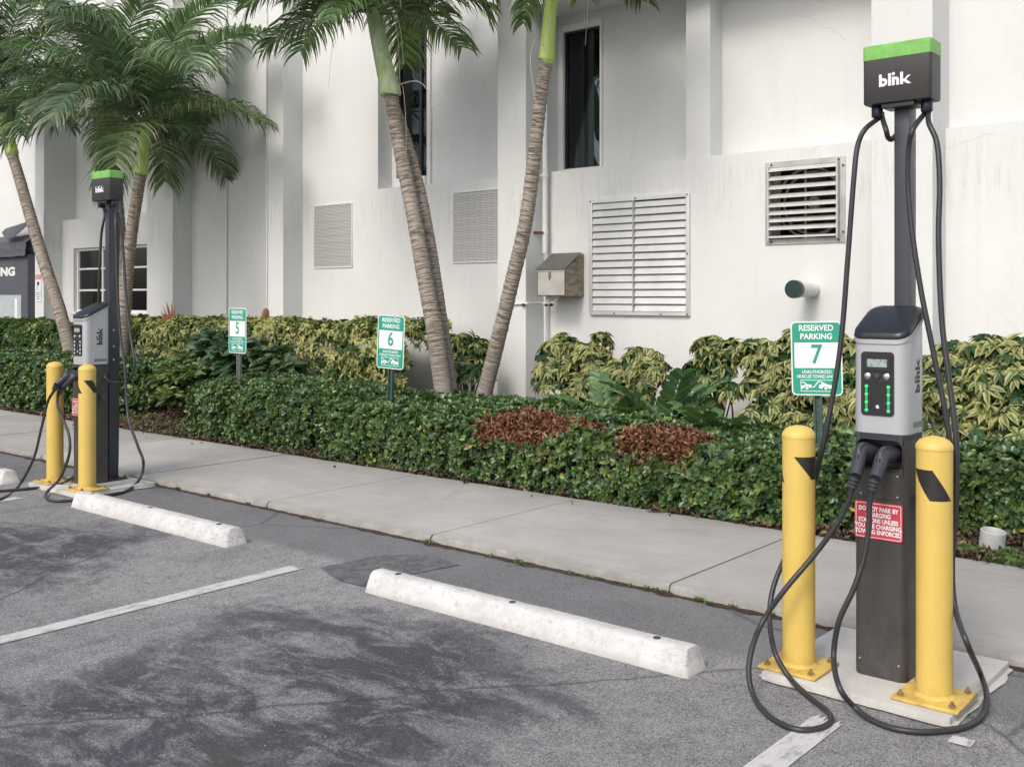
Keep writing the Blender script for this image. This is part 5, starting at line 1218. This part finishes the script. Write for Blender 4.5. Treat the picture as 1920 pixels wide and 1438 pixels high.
def leafy_mass(label, base, clumps, col, leaf=.15, seed=0):
    """arching stems with large oval leaves"""
    t = thing('broad_leaved_plant', label, 'plant', base, 0, 'broad leaved plants between hedge and wall'); rs = random.Random(seed)
    P_, D_ = [], []; mb = MB(); b = Vector(base)
    for (c, r) in clumps:
        for k in range(int(9 + 60*r[0])):
            d = Vector([rs.gauss(0, 1) for _ in range(3)]).normalized(); d.z = abs(d.z)*.9; e = Vector(c) + Vector((d.x*r[0], d.y*r[1], d.z*r[2]))
            st = Vector(c) - Vector((0, 0, r[2]*.9)); pts = spline([st, st.lerp(e, .5) + Vector((0, 0, .06)), e], 5); mb.tube([q - b for q in pts], .004, 5)
            for j in range(3, len(pts)):
                for sg in (-1, 1):
                    tg = (pts[j] - pts[j-1]).normalized(); sv = tg.cross(Vector((0, 0, 1))).normalized() if abs(tg.z) < .97 else Vector((1, 0, 0))
                    P_.append(pts[j]); D_.append(sv*sg + tg*rs.uniform(.3, 1.0) + Vector((rs.gauss(0, .2), rs.gauss(0, .2) - .12, rs.gauss(-.15, .25))))
    mb.build('stems', M['stem_green'], t, 60)
    pos = np.array([tuple(p) for p in P_]); m = len(pos); d = unit(np.array([tuple(q) for q in D_])); up = unit(np.array([0, -.45, .8]) + rng.normal(0, .3, (m, 3)))
    c = np.array(col)*rnd(m, .6, 1.5)[:, None]; yl = rng.random(m) < .05; c[yl] = (.42, .36, .12)
    ln = leaf*rnd(m, .6, 1.15)
    add_leaves(t, 'paddle', pos, leaf_frames(d, up), ln, ln*rnd(m, .22, .30), c, c*1.25, 'leaf_matte', 300)
leafy_mass('blue green broad leaved plant directly behind sign 5', bs(425, 7.0), [cl(405, 655, 7.1, .38, .2, .20), cl(450, 668, 7.0, .35, .2, .20), cl(430, 700, 6.95, .4, .2, .16)], (.085, .15, .085), .17, 6)
leafy_mass('pale broad leaved plant arching over the mulch gap left of sign 5', bs(345, 6.75), [cl(345, 690, 6.8, .30, .2, .22), cl(325, 722, 6.6, .28, .18, .18), cl(372, 712, 6.7, .26, .2, .18), cl(318, 752, 6.45, .20, .12, .12)], (.12, .18, .065), .13, 7)
leafy_mass('olive broad leaved plant between sign 5 and the variegated hedge', bs(505, 7.0), [cl(500, 672, 7.1, .30, .2, .18), cl(520, 692, 7.0, .26, .2, .14)], (.10, .155, .075), .14, 8)

# ------------------------------------------------------------------ palms
def palm(label, trunk_px, shaft_px, Y, rt, rsft, nfr, L, seed, azs=None, Yt=None, shaft='crownshaft', strings=4, tone=(.090, .150, .055), e_rng=(-5, 80), bare=None):
    """trunk and crownshaft run through points of the photo placed at the palm's own distance"""
    rs = random.Random(seed); Yt = Yt or Y; n_ = len(trunk_px)
    tp = [at(px, row, Y + (Yt - Y)*i/(n_ - 1)) for i, (px, row) in enumerate(trunk_px)]
    b = tp[0].copy(); dn = (tp[0] - tp[1]).normalized(); b = tp[0] + dn*(tp[0].z/max(.2, -dn.z)); b.z = 0.0
    sp = [at(px, row, Yt) for px, row in shaft_px]
    t = thing('palm_tree', label, 'palm tree', b, 0, 'palm trees standing in the hedges')
    path = spline([b] + tp, 14); ls = [0]
    for p, q in zip(path, path[1:]): ls.append(ls[-1] + (q - p).length)
    step = .011; N = int(ls[-1]/step); seg = 18; rings = []; k = 0; uvs = []
    for i in range(N + 1):
        s_ = ls[-1]*i/N
        while k < len(ls) - 2 and ls[k+1] < s_: k += 1
        f = (s_ - ls[k])/max(1e-6, ls[k+1] - ls[k]); p = path[k].lerp(path[k+1], f); tg = (path[min(k+2, len(path)-1)] - path[max(0, k-1)]).normalized()
        u = s_/ls[-1]; sx = tg.orthogonal().normalized() if i == 0 else (sx - tg*sx.dot(tg)).normalized(); sy = tg.cross(sx)
        r = rt[0]*(1-u) + rt[1]*u + .035*math.exp(-s_/.09)
        ringp = (s_/.042 + .25*math.sin(s_*13)) % 1.0; rip = .0022*(1 - ringp) + .0015*math.sin(s_*90)
        if u > .975: r *= 1.04
        rings.append([p + (sx*math.cos(2*PI*j/seg) + sy*math.sin(2*PI*j/seg))*(r + rip*(.4 + u) + .003*noise.noise(Vector((math.cos(2*PI*j/seg)*1.5, math.sin(2*PI*j/seg)*1.5, s_*28 + seed)))) - b for j in range(seg)]); uvs.append(s_)
    m = MB(); m.rings(rings, False, True); tk = m.build('trunk', M['palm_bark'], t, 75)
    uvl = tk.data.uv_layers.new(name='len'); nv = len(tk.data.vertices)
    vi = np.zeros(len(tk.data.loops), np.int32); tk.data.loops.foreach_get('vertex_index', vi)
    co = np.zeros((len(vi), 2), np.float32); co[:, 1] = np.array(uvs)[np.minimum(vi//seg, len(uvs)-1)]; co[:, 0] = np.abs(((vi % seg)/seg)*2 - 1)
    uvl.data.foreach_set('uv', co.ravel())
    sp = [tp[-1] - (sp[0] - tp[-1])*0.0] + sp if (sp[0] - tp[-1]).length > .02 else sp
    P_ = spline(sp, 8); n = len(P_); rr = []
    for i in range(n):
        u = i/(n-1); rr.append(rsft*((.86 + .16*math.sin(min(1, u*4)*PI/2)) if u < .25 else (1.02 - .40*((u-.25)/.75)**1.1)))
    m = MB(); m.tube([p - b for p in P_], rr, 20); m.build('crown_shaft', M[shaft], t, 60)
    m = MB()      # torn fibre collar where the shaft leaves the trunk
    for j in range(14):
        a = 2*PI*j/14; q = P_[0] - b; tg = (P_[2] - P_[0]).normalized(); r_ = rt[1]*1.02
        o1 = Vector((math.cos(a)*r_, math.sin(a)*r_, 0)); h = rs.uniform(-.03, .02)
        m.add([q + o1, q + Vector((math.cos(a + .5)*r_, math.sin(a + .5)*r_, 0)), q + Vector((math.cos(a + .25)*r_*1.12, math.sin(a + .25)*r_*1.12, h + .01))], [(0, 1, 2)])
    m.build('fibre_collar', M['husk_brown'], t, 0)
    top = P_[-1]; tg = (P_[-1] - P_[-4]).normalized()
    if azs is None: azs = [(360*k*.618 + rs.uniform(-12, 12), e_rng[1] - (e_rng[1] - e_rng[0])*((k + .5)/nfr)**1.25) for k in range(nfr)]
    for fi, fz in enumerate(azs):
        azd, e0 = fz[:2]; Lf = L*(fz[2] if len(fz) > 2 else rs.uniform(.85, 1.12)*(.62 + .38*min(1, max(0, e0)/45))); a0 = rad(azd); e = rad(e0); n = 18; p = top - tg*rs.uniform(0, .06); pts = []
        bend = rad(rs.uniform(85, 135) if e0 > 25 else rs.uniform(45, 80))*(.72 if e0 > 55 and L > 1.9 else 1); Lf *= 1.15 if e0 > 55 and L > 1.9 else 1; tw = rs.uniform(-.25, .25)
        for i in range(n + 1):
            pts.append(p.copy()); e2 = max(rad(-88), e - bend*(i/n)**1.35); aa = a0 + tw*(i/n)
            p = p + Vector((math.cos(e2)*math.cos(aa), math.cos(e2)*math.sin(aa), math.sin(e2)))*Lf/n
        m = MB(); m.tube([q - b for q in pts], [.014*(1 - .86*i/n) for i in range(n + 1)], 6); fr = m.build('frond', M['stem_green'], t, 60)
        # leaflets of the frond
        Np = int(52*Lf/1.6); V, F, T = [], [], []; st = 5
        c0 = np.array(tone)*1.3*rs.uniform(.75, 1.35)*(np.array([1.25, 1.12, .9]) if rs.random() < .25 else 1)
        for j in range(Np):
            u = .13 + .87*(j + rs.random()*.5)/Np; i = min(n - 1, int(u*n)); q = pts[i].lerp(pts[i+1], u*n - i) - b; tg2 = (pts[i+1] - pts[i]).normalized()
            sv = tg2.cross(Vector((0, 0, 1))); sv = sv.normalized() if sv.length > .15 else Vector((-math.sin(a0), math.cos(a0), 0)); nn = sv.cross(tg2)
            if nn.z < 0: nn = -nn
            for sg in (-1, 1):
                ll = min(Lf, 1.9)*.31*(.55 + .60*math.sin(PI*min(1, .12 + u*.86)))*rs.uniform(.85, 1.12)
                d = (sv*sg + tg2*(.35 + .75*u) + nn*rs.uniform(.05, .45)).normalized(); g = rs.uniform(1.5, 4.0)
                wv_ = tg2.cross(d).cross(d).normalized(); roll = rs.uniform(-1.0, 1.0); w0 = .0155*rs.uniform(.8, 1.2); pp = q.copy(); base = len(V)
                cc = c0*rs.uniform(.5, 1.6); tip = np.array([.30, .24, .11])*rs.uniform(.7, 1.2) if rs.random() < .22 else cc*1.1
                for k in range(st):
                    s_ = k/(st-1); ww = w0*(1 - (s_*.97)**2.2)*(.55 + .45*min(1, s_*5)); dd = (d + Vector((0, 0, -g*s_*s_)) ).normalized()
                    wv2 = (wv_ - dd*wv_.dot(dd)).normalized(); wv3 = wv2*math.cos(roll*s_*2) + dd.cross(wv2)*math.sin(roll*s_*2)
                    V += [tuple(pp - wv3*ww), tuple(pp + wv3*ww)]; c = cc*(1 - s_**4) + tip*s_**4; T += [c, c]
                    pp = pp + dd*ll/(st-1)
                F += [(base + 2*k, base + 2*k + 1, base + 2*k + 3, base + 2*k + 2) for k in range(st-1)]
        me = np_mesh('leaflets', np.array(V), np.zeros((0, 3), int), np.array(F), np.array(T)); mesh_obj('leaflets', me, M['leaf_palm'], fr, kind='stuff')
    for k in range(strings):
        a = rs.uniform(0, 2*PI); q = P_[1] - b + Vector((math.cos(a)*.05, math.sin(a)*.05, .1)) if k % 2 else top - b
        h = Vector((math.cos(a), math.sin(a), 0)); l_ = rs.uniform(.5, 1.0)
        m = MB(); m.tube(spline([q, q + h*.25 + Vector((0, 0, .02)), q + h*.38 + Vector((0, 0, -.35*l_)), q + h*.42 + Vector((rs.uniform(-.08, .08), 0, -.95*l_))], 6), .0022, 4); m.build('dry_string', M['dry_string'], t, 60)
    return t
# azimuth of the picture's right-hand direction is 40 degrees
palm('front palm of the middle pair, thicker ringed trunk leaning left', [(827, 705), (815, 620), (800, 540), (775, 400), (747, 265), (733, 180)], [(731, 168), (715, 100), (697, 20)], 7.15, (.088, .064), .102, 0, 1.55, 21, shaft='crownshaft_grey', strings=5,
     azs=[(220, 42, .95), (205, 8, .85), (235, 64, 1.0), (250, 20, .8), (45, 48, .95), (30, 20, .8), (62, 66, 1.0), (10, 72, 1.05), (285, 50, .9), (300, 10, .7), (120, 40, 1.0), (150, 62, 1.0), (175, 25, 1.0), (85, 15, .9), (330, 60, 1.0), (265, 76, .9)])
palm('rear palm of the middle pair, thinner trunk crossing behind', [(841, 700), (826, 590), (803, 440), (785, 350), (762, 265), (738, 195)], [(730, 165), (716, 80), (700, -40)], 7.35, (.066, .054), .070, 12, 1.5, 22, strings=2)
palm('grey palm leaning right beside the drain pipe', [(914, 716), (938, 620), (962, 520), (985, 420), (1000, 310), (1012, 200), (1024, 113)], [(1025, 104), (1030, 40), (1040, -75)], 7.3, (.076, .056), .073, 13, 1.45, 23, strings=6)
palm('leaning palm at the left edge behind the far bollards', [(136, 680), (117, 600), (85, 500), (58, 410), (38, 340), (22, 288)], [(21, 282), (10, 235), (-6, 180)], 7.2, (.096, .076), .098, 18, 2.2, 24, strings=3, tone=(.098, .155, .085))
palm('upright thin palm directly behind the far charger head', [(229, 690), (230, 550), (226, 430), (219, 350), (213, 278)], [(212, 270), (210, 230), (207, 195)], 7.5, (.074, .062), .073, 14, 2.0, 25, strings=3, tone=(.098, .155, .085))
palm('ringed palm curving right just right of the far charger', [(228, 700), (232, 610), (240, 500), (249, 420), (257, 370), (264, 325)], [(265, 318), (269, 280), (274, 236)], 7.2, (.088, .072), .090, 18, 2.3, 26, strings=4, tone=(.100, .158, .084))

# ------------------------------------------------------------------ small things on the ground and in the hedges
df = at(318, 606, 7.9); t = thing('dried_palm_leaf', 'dried pink brown palm leaf stuck upright in the hedge left of sign 5', 'dried leaf', (df.x + .05, df.y, df.z - .15))
for k in range(15):
    a = rad(60 + k*6.5 + random.uniform(-4, 4)); l_ = random.uniform(.30, .52); o1 = Vector((math.cos(a), -.1*random.random(), math.sin(a)))
    m = MB(); sd = Vector((-o1.z, 0, o1.x))*.016; q = Vector((random.uniform(-.02, .02), 0, 0))
    m.add([q - sd*.5, q + sd*.5, q + o1*l_*.6 + sd + Vector((0, -.01, 0)), q + o1*l_*.6 - sd, q + o1*l_ + Vector((0, -.03, -.02))], [(0, 1, 2, 3), (3, 2, 4)]); m.build('blade', M['dry_palm'], t, 0)
for k in range(6):
    a = rad(150 + k*9); m = MB(); o1 = Vector((math.cos(a), -.2, math.sin(a)*.4)); sd = Vector((0, .01, .02)); m.add([Vector((0, 0, 0)), sd, o1*.3 + sd, o1*.36], [(0, 1, 2, 3)]); m.build('blade', M['dry_palm'], t, 0)
hs = at(497, 604, 7.75); t = thing('palm_husk', 'brown woody palm husk poking out of the variegated hedge beside the narrow column', 'husk', (hs.x, hs.y, hs.z - .06))
m = MB(); m.rings([[((.045 + .012*math.sin(3*a))*w_*math.cos(a) + lx, .035*w_*math.sin(a), z_) for a in [2*PI*k/14 for k in range(14)]] for z_, w_, lx in ((0, .8, -.01), (.08, 1.05, -.005), (.15, 1.15, .005), (.20, .95, .012), (.225, .5, .018))]); m.build('shell', M['husk_brown'], t, 60)
m = MB(); m.lathe([(.022, .222), (.012, .229)], .016, 0, 10); m.build('inner_pith', M['dry_palm'], t, 60)
pc = gr(1858, 1032, .045); t = thing('pvc_pipe_stub', 'short grey plastic pipe stub leaning in the mulch at the right edge', 'pipe', (pc.x, pc.y, .03), 0); t.rotation_euler = (rad(4), rad(7), 0)
m = MB(); m.lathe([(.066, -.04), (.066, .128), (.061, .130), (.057, .126), (.057, .02)], seg=28); m.build('pipe', M['pvc_grey'], t, 50)
sp = gr(248, 770, .05); t = thing('sprinkler_head', 'small black sprinkler head in the mulch gap between the hedges', 'sprinkler', (sp.x, sp.y, .035))
m = MB(); m.lathe([(.018, 0), (.018, .10), (.030, .105), (.030, .135), (.024, .14)], seg=14); m.build('body', M['bezel_black'], t, 40)
def scatter(name, n, xr, yr, z, mat, lr, wr, cols, tm='curl', keep=None, up=.25, clump=False):
    p = np.stack([rnd(n, *xr), rnd(n, *yr), np.full(n, z)], axis=1)
    if keep is not None: p = p[np.array([keep(q) for q in p])]
    n = len(p)
    d = rng.normal(0, 1, (n, 3)); d[:, 2] = np.abs(d[:, 2])*up; d = unit(d)
    nn = unit(rng.normal(0, .35, (n, 3)) + np.array([0, 0, 1]))
    c = np.array([cols[i] for i in rng.integers(0, len(cols), n)])*rnd(n, .6, 1.35)[:, None]
    me = leaves_mesh(name, leaf_template(tm), p, leaf_frames(d, nn), rnd(n, *lr), rnd(n, *wr), c, c*.85)
    return mesh_obj(name, me, M[mat], kind='stuff')
BROWN = [(.13, .09, .068), (.19, .125, .09), (.085, .062, .05), (.26, .19, .13)]
def in_bed(q): return (-11.4 < q[0] < -9.1) or (q[0] > -2.9 and q[1] < yf_r(q[0]) + .2) or q[1] < 5.86 or rng.random() < .05 or (-7.4 < q[0] < -7.1)
scatter('mulch_chips', 26000, (-13, 1.5), (5.73, 7.4), .045, 'leaf_dead', (.02, .06), (.003, .009), BROWN, keep=in_bed, up=.5)
scatter('fallen_leaves', 700, (-12, 1.5), (5.70, 6.6), .055, 'leaf_dead', (.03, .06), (.009, .02), [(.28, .19, .11), (.16, .10, .07), (.30, .25, .14)], keep=in_bed)
scatter('leaf_litter', 130, (-14, 2), (5.35, 5.80), .050, 'leaf_dead', (.02, .045), (.006, .015), BROWN, up=.05, keep=lambda q: rng.random() < ((q[1] - 5.3)/.5)**3 + .02)
def tufts(name, centres, n, spread, h, col, wd_=(.003, .006)):
    ps, ds = [], []
    for c in centres:
        k = int(n*random.uniform(.5, 1.4)); ps.append(np.array(c) + np.stack([rng.normal(0, spread, k), rng.normal(0, spread*.5, k), np.zeros(k)], axis=1)); ds.append(unit(rng.normal(0, .6, (k, 3)) + np.array([0, 0, .8])))
    p = np.concatenate(ps); d = np.concatenate(ds); d[:, 2] = np.abs(d[:, 2]); m_ = len(p)
    c = np.array(col)*rnd(m_, .6, 1.4)[:, None]
    me = leaves_mesh(name, leaf_template('broad'), p, leaf_frames(d, unit(rng.normal(0, 1, (m_, 3)))), rnd(m_, h*.5, h), rnd(m_, *wd_)*2.2, c, c)
    return mesh_obj(name, me, M['leaf_matte'], kind='stuff')
tufts('weeds', [(random.uniform(-9.5, -1.2), 4.285, .012) for _ in range(30)], 9, .014, .016, (.10, .19, .05))
tufts('weeds', [tuple(gr(px, row, .012)) for px, row in ((920, 1043), (972, 1056), (1105, 1083), (1180, 1098), (1328, 1131))], 10, .016, .018, (.11, .23, .05))
bedp = [(random.uniform(-11.3, -9.3), random.uniform(5.80, 6.7), .04) for _ in range(60)] + [(random.uniform(-1.9, -.6), random.uniform(5.75, 6.0), .04) for _ in range(26)]
tufts('ground_cover', bedp, 34, .06, .05, (.12, .21, .06), (.006, .011))
# a red leaf by the hedge foot and loose crumbs on the parking area
fl = gr(1208, 958, .05); m = MB(); m.add([(0, 0, 0), (.03, .02, .02), (.09, .02, .035), (.12, 0, .02), (.08, -.03, .03), (.03, -.03, .015)], [(0, 1, 5), (1, 2, 4, 5), (2, 3, 4)])
props(m.build('fallen_leaf', M['dead_red'], None, 60, loc=(fl.x, fl.y + .02, .05)), 'single dark red fallen leaf at the foot of the long hedge', 'leaf')
fl.y = fl.y
k = 700; p = np.stack([rnd(k, -9, 0), rnd(k, 1, 4.25), np.full(k, .003)], axis=1); d = unit(rng.normal(0, 1, (k, 3))*np.array([1, 1, .1])); c = np.repeat(rnd(k, .12, .5)[:, None], 3, axis=1)
mesh_obj('loose_gravel', leaves_mesh('loose_gravel', leaf_template('curl'), p, leaf_frames(d, np.tile([0., 0, 1], (k, 1))), rnd(k, .004, .012), rnd(k, .003, .006), c, c*.8), M['leaf_dead'], kind='stuff')
# dark broken kerb patch where walk and pad meet
